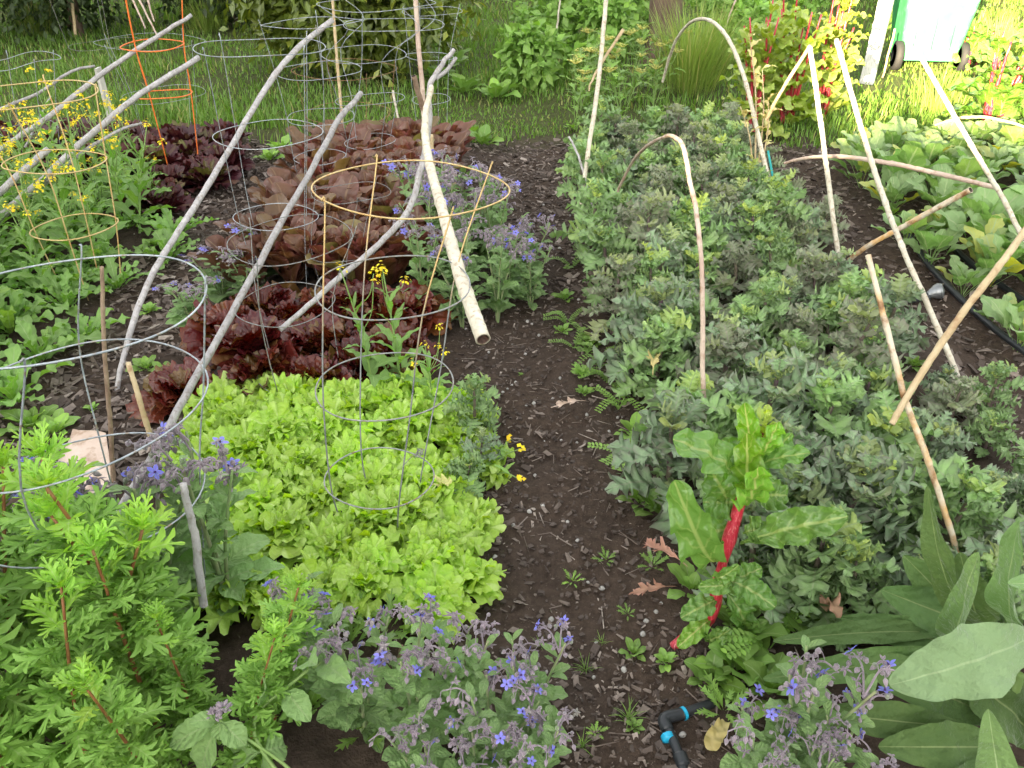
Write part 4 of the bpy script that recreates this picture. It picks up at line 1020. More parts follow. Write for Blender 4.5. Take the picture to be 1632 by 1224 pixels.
stick('stick', [(183, 640, 2.58), (205, 545, 2.7), (240, 442, 2.9), (300, 345, 3.2), (360, 245, 3.55), (420, 145, 3.9), (470, 80, 4.15), (527, 32, 4.4)], [10, 13, 13, 12, 12, 11], 'grey', 'long grey stick curving up from the left chip path to the wire cages')
stick('stick', [(150, 880, 1.75), (190, 815, 1.9), (265, 695, 2.12), (340, 565, 2.4), (430, 400, 2.85), (490, 285, 3.25), (540, 195, 3.6), (578, 147, 3.8)], [15, 17, 17, 15, 13, 12, 11], 'grey', 'long bluish grey stick lying through the red lettuces beside the green ones')
o = stick('stick', [(448, 526, 2.55), (520, 462, 2.7), (606, 386, 2.88), (652, 335, 3.0), (674, 262, 3.12), (684, 190, 3.2), (686, 137, 3.25), (708, 100, 3.3), (726, 80, 3.32)], [11, 12, 13, 13, 12, 11, 8], 'grey', 'crooked grey stick with a forked top beside the pale hollow cane')
mb = MB(); P = smooth_path([at(694, 125, 3.27), at(712, 112, 3.3), at(727, 92, 3.34)], 4); tube(mb, P, np.linspace(.009, .006, len(P)), 7, rough=.05)
b = np.array(o.location); c = link('fork', mb.mesh('fork', M['grey'], off=b), o)
stick('cane', [(688, 138, 3.08), (679, 185, 2.95), (683, 255, 2.7), (703, 335, 2.4), (727, 425, 2.12), (766, 541, 1.85)], [10, 13, 18, 22, 27, 32], 'white', 'thick whitish hollow cane sloping down towards the camera over the path edge', None, 'cane', (False, True), 14, 0.22, .05)
stick('stick', [(659, -60, 4.75), (661, 0, 4.7), (671, 140, 4.6), (677, 230, 4.52), (697, 325, 4.45)], [10, 10, 10, 9, 9], 'pink', 'tall pinkish brown pole between the wire cages in the bronze lettuces')
stick('stick', [(676, 175, 4.4), (662, 122, 4.35)], [11, 11], 'brown', 'broken brown hollow stub leaning on the pinkish pole', None, 'stick', (False, True))
stick('stick', [(714, 338, 4.3), (725, 280, 4.3)], [11, 11], 'tan', 'short sawn stub of stick among the borage', None)
stick('stick', [(694, 330, 4.4), (686, 215, 4.4)], [9, 8], 'tan', 'tan split cane behind the whitish hollow cane')
stick('bamboo', [(528, -40, 5.4), (532, 20, 5.4), (540, 130, 5.35), (549, 225, 5.3)], [5, 6, 6, 6], 'tan', 'thin pale bamboo upright at the back of the bronze lettuces', None, 'bamboo', nodes_=.2)
stick('twig', [(638, 205, 5.2), (626, 145, 5.3)], [4, 5], 'white', 'small pale split twig standing before the lemon bush')
stick('cane', [(182, 800, 2.0), (178, 690, 2.02), (167, 560, 2.05), (163, 424, 2.08)], [10, 9, 9, 8], 'brown', 'upright brown cane inside the big wire cage', None, 'cane', nodes_=.13)
stick('cane', [(245, 712, 2.22), (222, 640, 2.25), (204, 578, 2.3)], [11, 11, 10], 'tan', 'short tan cane stub leaning on the left chip path', None, 'cane', nodes_=.09)
stick('stake', [(326, 965, 1.30), (312, 870, 1.31), (299, 782, 1.32)], [17, 17, 15], 'grey', 'short grey stake between mugwort and bright green lettuces', None, 'stake')
stick('stick', [(530, 1180, 1.3), (500, 1090, 1.32), (478, 1040, 1.33)], [10, 11, 9], 'brown', 'dark stick in the shade under the front borage')
stick('stick', [(615, 1180, 1.2), (632, 1080, 1.25), (640, 1030, 1.25)], [6, 7, 6], 'brown', 'thin brown stick among the front borage stems')
# kale bed canes
stick('cane', [(920, 385, 4.05), (934, 275, 4.2), (948, 180, 4.3), (960, 75, 4.4), (970, -40, 4.5)], [8, 9, 9, 9, 9], 'white', 'tall straight whitish cane at the path edge of the kale bed', None, 'cane', nodes_=.2)
stick('cane', [(938, 145, 4.4), (950, 118, 4.42), (995, 46, 4.5)], [3, 5, 7], 'tan', 'short cane tied across the tall straight whitish cane', None, 'cane')
stick('stick', [(958, 385, 4.0), (944, 320, 4.1), (925, 255, 4.25), (908, 217, 4.35)], [5, 5, 5, 4], 'grey', 'thin blue grey stick low in the kale beside the path')
stick('hoop', [(1056, 130, 5.9), (1066, 95, 5.75), (1080, 60, 5.55), (1097, 38, 5.35), (1116, 29, 5.15), (1138, 35, 4.95), (1163, 65, 4.8), (1187, 130, 4.7), (1205, 206, 4.6), (1219, 265, 4.5), (1235, 335, 4.4)], [5, 6, 6, 7, 8, 9, 9, 9], 'white', 'tall bent cane hoop over the far end of the kale', 'bent cane hoops over the kale', 'cane hoop', nodes_=.16)
stick('hoop', [(985, 305, 3.65), (1006, 263, 3.45), (1030, 236, 3.15), (1057, 220, 2.85), (1077, 218, 2.65), (1092, 235, 2.5), (1103, 285, 2.38), (1112, 345, 2.28), (1119, 430, 2.2), (1121, 570, 2.12), (1126, 700, 2.05), (1128, 800, 2.0)], [5, 6, 7, 7, 9, 10, 10, 10, 10, 10, 9], 'pink', 'bent grey cane hoop standing in the middle of the kale near the path', 'bent cane hoops over the kale', 'cane hoop', nodes_=.15)
stick('cane', [(1340, 440, 3.55), (1325, 330, 3.7), (1306, 185, 3.9), (1290, 75, 4.05)], [10, 10, 10, 10], 'white', 'whitish cane forming the right leg of the peaked pair', None, 'cane', nodes_=.18)
stick('cane', [(1222, 190, 4.4), (1243, 148, 4.3), (1290, 73, 4.06)], [7, 7, 7], 'tan', 'short cane forming the left leg of the peaked pair', None, 'cane', nodes_=.18)
stick('cane', [(1566, 712, 2.28), (1540, 635, 2.4), (1500, 535, 2.6), (1430, 375, 2.95), (1385, 245, 3.25), (1333, 63, 3.7)], [12, 12, 12, 11, 11, 10], 'white', 'long leaning cane planted at the right chip path and crossed by others', None, 'cane', nodes_=.19)
stick('cane', [(1720, 500, 2.9), (1632, 378, 3.1), (1600, 318, 3.2), (1545, 225, 3.4), (1458, 76, 3.8)], [11, 10, 10, 9], 'white', 'leaning cane over the collards running out of the photo', None, 'cane', nodes_=.2)
stick('cane', [(1250, 260, 4.3), (1290, 251, 4.2), (1350, 250, 4.05), (1420, 260, 3.9), (1500, 277, 3.75), (1592, 299, 3.55)], [5, 7, 9, 10, 10, 10], 'pink', 'long bowed cane lying level above the collards with a hollow end', None, 'cane', (False, True), nodes_=.25)
stick('cane', [(1342, 424, 3.8), (1380, 395, 3.7), (1440, 362, 3.6), (1545, 304, 3.4)], [9, 10, 11, 12], 'mottled', 'brown hollow cane propped up from the soil across the white canes', None, 'cane', (False, True), nodes_=.25)
stick('cane', [(1422, 676, 1.60), (1450, 627, 1.63), (1520, 522, 1.72), (1600, 415, 1.8), (1670, 320, 1.87)], [13, 14, 15, 15, 15], 'tan', 'thick yellow cane rising to the right edge across the mottled one', None, 'cane', nodes_=.28)
stick('cane', [(1530, 900, 1.52), (1515, 840, 1.54), (1482, 735, 1.59), (1450, 640, 1.64), (1420, 530, 1.70), (1387, 404, 1.78)], [11, 12, 13, 13, 12, 11], 'mottled', 'orange and white mottled cane crossing the thick yellow one in the kale', None, 'cane', nodes_=.17)
stick('twig', [(1490, 200, 5.3), (1530, 188, 5.2), (1575, 187, 5.1), (1650, 205, 5.0)], [5, 6, 6, 5], 'tan', 'thin bowed twig above the far collards at the right edge')
stick('twig', [(1406, 124, 8.0), (1428, 45, 8.1)], [4, 4], 'tan', 'thin twig leaning against the green bin')
stick('twig', [(1150, 60, 8.5), (1176, -10, 8.6)], [4, 4], 'pink', 'thin twig in the weeds behind the tall hoop')
stick('twig', [(888, 45, 8.5), (895, -15, 8.5)], [4, 4], 'white', 'thin pale twig in the weeds at the back')
stick('stick', [(120, 55, 9.9), (112, -30, 10)], [6, 6], 'tan', 'tan stick standing before the dark hedge')
for pts, lab in [([(232, 45, 8.8), (202, -20, 9.2)], 'bare pale branch before the dark hedge, leftmost of three'), ([(252, 60, 8.6), (212, -20, 9.0)], 'bare pinkish branch before the dark hedge, middle of three'), ([(246, 35, 9), (232, -10, 9.2)], 'bare pale branch before the dark hedge, rightmost of three')]:
    stick('branch', pts, [3, 5], 'pink', lab, 'bare branches before the hedge', 'branch')
# teal plant label
mb = MB(); b = at(1236, 305, 4.55); tt = at(1224, 240, 4.6); d = tt - b; Lh = np.linalg.norm(d)
box(mb, (0, 0, Lh / 2), (.022, .003, Lh), taper=.9); mb.V[0] = mb.V[0] @ np.array(Vector(d).to_track_quat('Z', 'Y').to_matrix()).T
o = link('plant_label', mb.mesh('plant_label', M['label'], smooth=False)); o.location = b; tag(o, 'teal plastic plant label stuck beside the tall hoop', 'plant label')

# ------------------------------------------------------------------ wire cages
def cage(rings, label, mat, matl=None, nleg=4, ph=.5, wr=.0024, foot=None, tilt=.0, top=.02, bent=.03, group='wire plant cages', legm=None):
    wr *= .70
    """rings: (px, py, width px, Y) from the top down"""
    cs = []
    for px, py, w, Y in rings:
        c = at(px, py, Y); cs.append((c, w / 2 / F * depth(c)))
    low, rl = cs[-1]
    base = np.array([low[0], low[1], float(gz(low[0], low[1])) - .02]) if foot is None else np.array(foot)
    r = thing('plant_cage', label, 'plant cage', tuple(base), group)
    a = np.linspace(0, 2 * PI, 56, endpoint=False)
    for k, (c, rad) in enumerate(cs):
        tx, ty = u(-.05, .05), u(-.05, .05); p1, p2 = u(0, 6), u(0, 6)
        q = rad * (1 + bent * np.sin(2 * a + p1))
        P = np.stack([c[0] + q * np.cos(a), c[1] + q * np.sin(a), c[2] + q * (np.cos(a) * tx + np.sin(a) * ty) + rad * bent * .6 * np.sin(3 * a + p2)], -1)
        mb = MB(); tube(mb, P, wr, 6, closed=True)
        mm = M[mat] if (matl is None or k == 0) else M[matl]
        link('ring', mb.mesh('ring', mm, off=base), r)
    for q in range(nleg):
        ang = ph + q * 2 * PI / nleg + u(-.12, .12); d = np.array([math.cos(ang), math.sin(ang), 0])
        pts = []
        c, rad = cs[0]; pts.append(c + d * (rad * 1.02) + [0, 0, top])
        for c, rad in cs: pts.append(c + d * (rad - wr * 1.6))
        pts.append(base + d * rl * .72 + [0, 0, 0])
        P = smooth_path(pts, 4); mb = MB(); tube(mb, P, wr, 6)
        mm = M[legm or matl or mat]
        link('wire', mb.mesh('wire', mm, off=base), r)
    return r
front_cage = cage([(656, 298, 305, 2.10), (626, 455, 246, 2.0), (613, 613, 216, 1.93), (605, 760, 168, 1.85)], 'rusty topped wire cage standing in the bright green lettuces', 'ywire', 'galvd', 4, .6, legm='wtwo', wr=.0030, top=.015)
cage([(105, 485, 430, 1.42), (100, 648, 434, 1.42), (140, 786, 345, 1.43)], 'large galvanised cage around the borage behind the mugwort', 'galv', None, 4, .25, .0028)
cage([(40, 151, 212, 3.45), (88, 257, 153, 3.42), (119, 361, 126, 3.40)], 'yellow wire cage in the flowering mustard', 'ywire', None, 4, .2, .0038)
cage([(225, -60, 125, 5.0), (243, 72, 98, 5.0), (262, 150, 84, 5.0)], 'bright orange wire cage in the far maroon lettuces', 'owire', None, 3, .4, .0046)
cage([(30, 97, 112, 4.9), (45, 205, 95, 4.9)], 'bent bluish wire cage at the far left of the lawn edge', 'galv', None, 4, .8, .0026, bent=.1)
cage([(240, 66, 170, 5.4), (262, 150, 130, 5.4), (275, 225, 100, 5.4)], 'thin grey wire cage around the orange one', 'galv', None, 4, 1.2, .0016)
cage([(150, -30, 150, 6.8), (170, 70, 115, 6.8)], 'thin tall wire cage out on the lawn before the hedge', 'galvd', None, 4, .3, .0018)
cage([(415, 75, 198, 3.35), (428, 213, 166, 3.38), (440, 345, 130, 3.4)], 'galvanised wire cage on the chip path side of the bronze lettuces', 'galv', None, 4, .9, .0024)
cage([(463, 380, 205, 2.62), (455, 484, 150, 2.6), (476, 596, 130, 2.55)], 'low dull wire cage in the dark red lettuces', 'galvd', None, 3, .3, .0022, bent=.05)
cage([(497, 36, 161, 4.3), (508, 112, 137, 4.32), (512, 186, 108, 4.35), (510, 250, 84, 4.38)], 'tall wire cage left of the thin bamboo in the bronze lettuces', 'galv', None, 4, .2, .0024)
cage([(600, 5, 190, 4.7), (628, 39, 164, 4.7), (580, 86, 132, 4.72), (590, 158, 110, 4.75), (590, 225, 80, 4.78)], 'tall wire cage in the middle of the back of the lettuces', 'galv', None, 4, .7, .0024)
cage([(689, 18, 98, 5.3), (685, 90, 74, 5.3), (687, 158, 62, 5.3)], 'slim wire cage beside the pinkish pole', 'galv', None, 4, .5, .0022)
cage([(550, 110, 165, 6.1), (555, 180, 140, 6.1)], 'rusty brown wire cage low on the lawn before the lemon bush', 'rust', None, 4, .5, .0024)
cage([(560, 307, 118, 3.35), (545, 400, 100, 3.3)], 'small dull wire cage sunk in the bronze lettuces', 'galvd', None, 3, .9, .0020, bent=.06)
# tuft of tied wire on the front cage
c = at(668, 722, 1.93); mb = MB(); fb = np.array(front_cage.location)
for q in range(5):
    a = np.linspace(0, 2 * PI, 14, endpoint=False); k1, k2 = unit(2); k2 = np.cross(k1, k2); k2 /= np.linalg.norm(k2)
    tube(mb, c + u(-.004, .004) + .011 * (np.cos(a)[:, None] * k1 + np.sin(a)[:, None] * k2), .0011, 5, closed=True)
tube(mb, smooth_path([c, c + [-.02, -.01, -.006], c + [-.045, -.02, -.03]], 4), .0011, 5)
link('wire_tie', mb.mesh('wire_tie', M['galvd'], off=fb), front_cage)
# purple vetch blooms in the tangle behind the chard
for px, py, Yv in [(1205, 921, 1.5), (1310, 938, 1.42), (1293, 797, 1.75), (1390, 733, 1.9), (1180, 635, 2.1)]:
    c = at(px, py, Yv); mb = MB(); sb = MB(); g0 = np.array([c[0], c[1] + .03, float(gz(c[0], c[1] + .03))])
    tube(sb, smooth_path([g0, g0 * .5 + c * .5 + [.01, 0, 0], c], 5), .0012, 5)
    leaf(mb, c, -1.4, .9, .017, .014, sh_broad, .8, .3, .1, 2, 8, 2); leaf(mb, c, -1.8, .1, .013, .009, sh_broad, -.6, .4, .1, 2, 8, 2)
    r = thing('vetch_flower', {1205: 'purple vetch bloom beside the red chard stalk', 1310: 'dark purple vetch bloom over the crumpled tan leaf', 1293: 'tiny purple vetch bloom above the long chard leaf', 1390: 'purple vetch bloom in the kale below the crossed canes', 1180: 'tiny pink vetch bloom in the kale right of the near hoop'}[px], 'flower', tuple(g0))
    link('stem', sb.mesh('vetch_stem', M['gstem'], off=g0), r); link('flower', mb.mesh('vetch_petals', M['vetchfl'], off=g0), r)
# ------------------------------------------------------------------ pipes and hose
def tubething(name, label, cat, parts):
    b = parts[0][1][0]; b = np.array(b)
    r = thing(name, label, cat, tuple(b))
    for pn, pts, rad, mat, *hol in parts:
        mb = MB(); P = smooth_path(pts, 6) if len(pts) > 2 else smooth_path(pts, 4)
        rr = rad if np.isscalar(rad) else np.interp(np.linspace(0, 1, len(P)), np.linspace(0, 1, len(rad)), rad)
        tube(mb, P, rr, 14); link(pn, mb.mesh(pn, M[mat], off=b), r)
    return r
z = .025
e = gp(1057, 1148, z)
tubething('irrigation_pipe', 'black irrigation pipe elbow with two blue rings on the wood chips', 'pipe', [
    ('pipe', [e, gp(1140, 1120, z)], .0115, 'bpipe'), ('pipe', [e, gp(1075, 1185, z), gp(1088, 1224, z), gp(1098, 1290, z)], .0105, 'bpipe'),
    ('elbow', [gp(1090, 1137, z), e + [.004, .004, 0], gp(1064, 1164, z)], .0138, 'bpipe'),
    ('ring', [gp(1087, 1138, z), gp(1092, 1136, z)], .0148, 'ring'), ('ring', [gp(1063, 1172, z), gp(1066, 1179, z)], .0142, 'ring'),
    ('coupling', [gp(1083, 1203, z), gp(1090, 1222, z)], .0150, 'bpipe')])
z = .03
h0 = gp(1490, 466, .05)
tubething('garden_hose', 'teal garden hose with black spray wand lying across the right path', 'hose', [
    ('hose', [gp(1330, 468, z), gp(1360, 469, z), gp(1395, 472, z), gp(1425, 473, z)], .012, 'teal'),
    ('hose', [gp(1330, 476, z + .02), gp(1380, 479, z + .02), gp(1425, 480, z + .02)], .006, 'metal'),
    ('wand', [gp(1424, 473, z), gp(1440, 472, z), gp(1480, 470, .04)], [.016, .017, .012], 'bpipe'),
    ('trigger', [gp(1436, 482, z), gp(1460, 478, .04), gp(1482, 474, .05)], .011, 'bpipe'),
    ('spray_head', [gp(1478, 470, .04), h0, gp(1497, 464, .055), gp(1503, 463, .06)], [.012, .03, .036, .030], 'metal')])
for pts, lab in [([(1440, 360), (1475, 415), (1520, 465), (1580, 520), (1660, 580)], 'black drip hose along the near side of the collards'), ([(1520, 395), (1560, 430), (1632, 480), (1700, 530)], 'black drip hose half hidden under the collards')]:
    P = np.array([gp(px, py, .03) for px, py in pts]); mb = MB(); tube(mb, smooth_path(P, 6), .014, 10)
    o = link('drip_hose', mb.mesh('drip_hose', M['bpipe'], off=P[0])); o.location = P[0]; tag(o, lab, 'hose')

# cardboard sheet on the ground, a pale slab
mb = MB(); cs = [gp(80, 780, .03), gp(118, 690, .035), (gp(172, 702, .04)), gp(185, 800, .02)]
c4 = np.array(cs); nn = 8
s, t = np.meshgrid(np.linspace(0, 1, nn), np.linspace(0, 1, nn))
V = (c4[0] * ((1 - s) * (1 - t))[..., None] + c4[1] * ((1 - s) * t)[..., None] + c4[2] * (s * t)[..., None] + c4[3] * (s * (1 - t))[..., None]).reshape(-1, 3)
V[:, 2] += .012 * np.sin(V[:, 0] * 25) * np.sin(V[:, 1] * 19) + .02
bV = V - [0, 0, .006]
i = np.arange(nn - 1)[:, None]; j = np.arange(nn - 1)[None, :]
Q = np.stack([i * nn + j, i * nn + j + 1, (i + 1) * nn + j + 1, (i + 1) * nn + j], -1).reshape(-1, 4)
N2 = nn * nn; rim = list(range(nn)) + [k * nn + nn - 1 for k in range(1, nn)] + [N2 - 2 - k for k in range(nn - 1)] + [(nn - 2 - k) * nn for k in range(nn - 2)]
RQ = [[rim[k], rim[(k + 1) % len(rim)], rim[(k + 1) % len(rim)] + N2, rim[k] + N2] for k in range(len(rim))]
mb.add(np.vstack([V, bV]), np.vstack([Q, Q + N2, RQ]))
o = link('cardboard', mb.mesh('cardboard', M['card'], off=c4[0])); o.location = c4[0]; tag(o, 'piece of buff cardboard lying on the soil behind the left borage', 'cardboard')

# ------------------------------------------------------------------ bin and leaning post
def wheelie_bin():
    c = at(1468, 94, 8.6); base = np.array([c[0], c[1], float(gz(c[0], c[1]))])
    r = thing('wheelie_bin', 'green two wheeled rubbish bin standing on the lawn in the sun', 'bin', tuple(base), rz=math.radians(-9))
    mb = MB(); hgt = 1.0; n = 4
    def ringv(z, wx, wy, cr=.05, k=5):
        out = []
        for sx, sy, a0 in ((1, 1, 0), (-1, 1, PI / 2), (-1, -1, PI), (1, -1, 3 * PI / 2)):
            for q in range(k):
                a = a0 + q / (k - 1) * PI / 2
                out.append((sx * (wx / 2 - cr) + cr * math.cos(a), sy * (wy / 2 - cr) + cr * math.sin(a), z))
        return np.array(out)
    def loft(mb, rings, cap=True):
        m = len(rings[0]); V = np.concatenate(rings); Q = []
        for a in range(len(rings) - 1):
            for b in range(m): Q.append([a * m + b, a * m + (b + 1) % m, (a + 1) * m + (b + 1) % m, (a + 1) * m + b])
        T = []
        V = np.vstack([V, rings[0].mean(0), rings[-1].mean(0)]); nv = len(V)
        for b in range(m): T += [[b, nv - 2, (b + 1) % m], [(len(rings) - 1) * m + b, (len(rings) - 1) * m + (b + 1) % m, nv - 1]]
        mb.add(V, Q, T)
    loft(mb, [ringv(.09, .50, .50), ringv(.16, .52, .52), ringv(.6, .62, .62), ringv(1.0, .70, .70), ringv(1.0, .76, .76), ringv(1.05, .76, .76)])
    for x in (-.16, 0, .16):
        box(mb, (x, -.285, .55), (.025, .03, .7))
    link('body', mb.mesh('bin_body', M['bin'], smooth=False), r)
    mb = MB(); loft(mb, [ringv(1.053, .78, .78), ringv(1.09, .78, .78), ringv(1.13, .6, .6)]); link('lid', mb.mesh('bin_lid', M['bin'], smooth=False), r)
    mb = MB(); tube(mb, [(-.3, -.40, 1.03), (0, -.44, 1.03), (.3, -.40, 1.03)], .018, 8); link('handle', mb.mesh('bin_handle', M['bin']), r)
    mb = MB(); tube(mb, [(-.32, -.24, .13), (.32, -.24, .13)], .012, 8); link('axle', mb.mesh('bin_axle', M['metal']), r)
    for sx in (-1, 1):
        w = link('wheel', None, r) if False else None
        mb = MB(); x = sx * .285
        tube(mb, [(x - .035, -.24, .13), (x - .028, -.24, .13), (x + .028, -.24, .13), (x + .035, -.24, .13)], [.10, .13, .13, .10], 20)
        w = link('wheel', mb.mesh('bin_wheel', M['rubber']), r)
        mb = MB(); tube(mb, [(x - .042, -.24, .13), (x + .042, -.24, .13)], .06, 14); link('hub', mb.mesh('wheel_hub', M['hub']), w)
    return r
wheelie_bin()
p0 = at(1382, 128, 7.9); p0[2] = -.05; p1 = at(1420, -30, 8.1); d = p1 - p0; L = np.linalg.norm(d)
mb = MB(); m = 10
zz = np.linspace(0, 1, m)
for a in range(m - 1):
    pass
V = []; 
for t in zz:
    for sx, sy in ((-1, -1), (1, -1), (1, 1), (-1, 1)): V.append((sx * .058 + u(-.002, .002), sy * .045 + u(-.002, .002), t * L))
Q = [[a * 4 + b, a * 4 + (b + 1) % 4, a * 4 + 4 + (b + 1) % 4, a * 4 + 4 + b] for a in range(m - 1) for b in range(4)] + [[0, 3, 2, 1], [m * 4 - 4, m * 4 - 3, m * 4 - 2, m * 4 - 1]]
V = np.array(V) @ np.array((Vector(d).to_track_quat('Z', 'Y')).to_matrix() @ Matrix.Rotation(.0, 3, 'Z')).T
mb.add(V, Q); o = link('wooden_post', mb.mesh('wooden_post', M['post'], smooth=False)); o.location = p0; tag(o, 'whitewashed wooden post leaning in front of the green bin', 'post')

# ------------------------------------------------------------------ shrubs, weeds and trees at the back
def bush(name, label, cat, loc, size, nl, L, W, mat, trunk=True, tmat='bark', group=None, clumps=40, fill=.35, droop=.3):
    loc = np.array(loc); r = thing(name, label, cat, tuple(loc), group)
    size = np.array(size); C = unit(clumps) * (R.rand(clumps, 1) ** .4) * size * .5 * .82
    C[:, 2] = C[:, 2] * 1.15 + size[2] * .47
    idx = R.randint(0, clumps, nl); cr = R.uniform(.10, .2, clumps) * size.mean()
    off = unit(nl) * (R.rand(nl, 1) ** .5) * cr[idx][:, None]
    P = C[idx] + off
    keep = P[:, 2] > .02; P = P[keep]; off = off[keep]; idx = idx[keep]
    out = P - np.array([0, 0, size[2] * .45]); out /= np.linalg.norm(out, axis=1)[:, None] + 1e-6
    D = unit(len(P)) * .8 + out * .7 + [0, 0, -droop]; D /= np.linalg.norm(D, axis=1)[:, None]
    U = out * .6 + unit(len(P)) * .5 + [0, 0, .5]; U /= np.linalg.norm(U, axis=1)[:, None]
    mb = MB(); scatter(mb, P, D, U, R.uniform(L[0], L[1], len(P)), R.uniform(W[0], W[1], len(P)))
    link('foliage', mb.mesh('foliage', M[mat]), r)
    if trunk:
        tb = MB(); tube(tb, [(0, 0, -.05), (.02, 0, size[2] * .25), (0, .02, size[2] * .55)], [size[2] * .03, size[2] * .024, size[2] * .012], 8)
        for k in range(7):
            e = C[k]; tube(tb, smooth_path([(0, 0, size[2] * .18), e * .5 + [0, 0, .05], e], 4), np.linspace(size[2] * .014, .004, 9), 6)
        link('trunk', tb.mesh('trunk', M[tmat]), r)
    return r
bush('lemon_bush', 'glossy lemon bush with a few yellow leaves behind the wire cages', 'bush', on(-1.42, 8.15), (2.35, 1.7, 1.75), 9500, (.09, .14), (.04, .062), 'lemon', clumps=130)
for k, (x, y, s) in enumerate([(-6.3, 10.0, (2.6, 2.4, 2.4)), (-4.9, 10.3, (2.2, 2.2, 2.2)), (-3.4, 11.2, (2.2, 2.2, 2.2))]):
    bush('hedge_shrub', ['dense dark hedge shrub in the far left corner', 'dense dark hedge shrub behind the tan stick', 'dense dark hedge shrub left of the lemon bush'][k], 'shrub', on(x, y), s, 7000, (.07, .12), (.035, .06), 'hedge', clumps=110, group='hedge shrubs behind the lawn')
for k, (x, y, s) in enumerate([(-2.2, 14.8, (3, 2.4, 3)), (.4, 15.0, (3, 2.4, 3)), (3.0, 14.8, (3, 2.4, 3.0)), (5.6, 14.5, (3, 2.4, 3)), (8.2, 14.2, (3, 2.4, 3))]):
    bush('hedge_shrub', 'hedge shrub along the end of the lawn', 'shrub', on(x, y), s, 3000, (.10, .17), (.05, .08), 'hedge', clumps=60, group='hedge shrubs along the end of the lawn')
# weeds at the back centre
for px, py, s, lab in [(850, 105, (.7, .6, .55), 'leafy green weed clump at the near end of the wild patch'), (880, 50, (.9, .8, .75), 'grey green nettle clump left in the wild patch'), (960, 60, (.7, .7, .7), 'large leaved dock clump before the tree trunk'), (1010, 30, (.9, .8, .8), 'green weed clump beside the tree trunk'), (1150, 40, (.9, .8, .9), 'bushy weed clump behind the tall hoop'), (1190, 70, (.6, .6, .6), 'bushy weed clump beside the sunlit chards'), (1240, 30, (.9, .8, .9), 'tall weed clump behind the sunlit chards')]:
    p = gp(px, py + 35, 0)
    bush('weed_clump', lab, 'weed', on(p[0], p[1]), s, 1100, (.06, .13), (.04, .08), 'weed', trunk=True, tmat='gstem', clumps=36, group='weed clumps in the wild patch')
p = gp(1066, 118, 0)
mb = MB(); q = np.array(on(p[0], p[1] + .6)); tube(mb, smooth_path([q + [0, 0, -.05], q + [.02, 0, .5], q + [-.03, .02, 1.3], q + [.02, .05, 2.6]], 5), np.interp(np.linspace(0, 1, 16), [0, .15, 1], [.22, .16, .12]), 14, rough=.08)
o = thing('tree', 'brown tree trunk rising out of the wild patch at the back', 'tree', tuple(q)); link('trunk', mb.mesh('tree_trunk', M['bark'], off=q), o)
cr = MB(); nl = 2600; P = unit(nl) * (R.rand(nl, 1) ** .4) * [1.6, 1.5, .8] + [0, 0, 3.4]
scatter(cr, P, unit(nl), unit(nl), R.uniform(.08, .14, nl), R.uniform(.05, .08, nl)); link('crown', cr.mesh('tree_crown', M['hedge']), o)
# parsley with yellow umbels
def umbel_plant(h, nu):
    st, lv, parts = MB(), MB(), []
    for k in range(nu):
        a = u(0, 6.28); d = np.array([math.cos(a), math.sin(a), 0]) * u(.06, .22); hh = h * u(.7, 1)
        P = smooth_path([(0, 0, 0), d * .5 + [0, 0, hh * .6], d + [0, 0, hh]], 4); tube(st, P, .003, 5)
        fm = MB()
        for q in range(26):
            e = P[-1] + [u(-.05, .05), u(-.05, .05), u(.015, .03)]; tube(fm, [P[-1], e], .0009, 3, C=(1, .5, .3)); 
            petal4(fm, e, [0, 0, 1], .010, R.rand(), 5)
        parts.append(('umbel', fm.mesh('umbel', M['umbel']), None))
        for q in range(8):
            leaf(lv, P[R.randint(len(P))], u(0, 6.28), u(.3, 1), u(.08, .14), u(.05, .08), sh_mug, .7, .1, .08, 3, 16, 2)
    return [('stems', st.mesh('umbel_stems', M['gstem']), None), ('leaves', lv.mesh('umbel_leaves', M['weed']), None)] + parts
UP = [umbel_plant(.55, 4) for _ in range(3)]
for k, (px, py) in enumerate([(925, 140), (960, 125), (1000, 130), (1040, 145), (1050, 110), (915, 170), (990, 165), (1020, 105)]):
    p = gp(px, py + 40, 0); spawn('parsley', UP[k % 3], on(p[0], p[1]), 'flowering parsley with flat yellow heads beyond the kale bed', 'parsley', 'flowering parsleys beyond the kale', u(0, 6.28), u(.8, 1.05))
# tall grass clump
def tall_grass(px, py, n_, h, lab):
    p = gp(px, py, 0); b = np.array(on(p[0], p[1])); mb = MB()
    for k in range(n_):
        a = u(0, 6.28); rr = u(0, .22)
        leaf(mb, (math.cos(a) * rr, math.sin(a) * rr, 0), a + u(-.6, .6), math.radians(u(62, 88)), h * u(.6, 1.1), u(.005, .009), sh_lance, u(.2, .8), .1, 0, 1, 6, 1)
    o = link('grass_clump', mb.mesh('grass_clump', M['drygrass'])); o.location = b; tag(o, lab, 'grass clump')
tall_grass(1095, 158, 420, .75, 'tall pale grass clump standing right behind the tall hoop')
tall_grass(1125, 140, 260, .7, 'tall grass clump leaning towards the sunlit chards')
tall_grass(1580, 110, 320, .5, 'tall sunlit grass clump beyond the bin')
tall_grass(1490, 175, 160, .35, 'short sunlit grass tuft at the end of the collard bed')
tall_grass(60, 60, 300, .5, 'rough dark grass clump before the hedge at far left')
tall_grass(330, 50, 260, .5, 'rough grass clump between hedge and lemon bush')
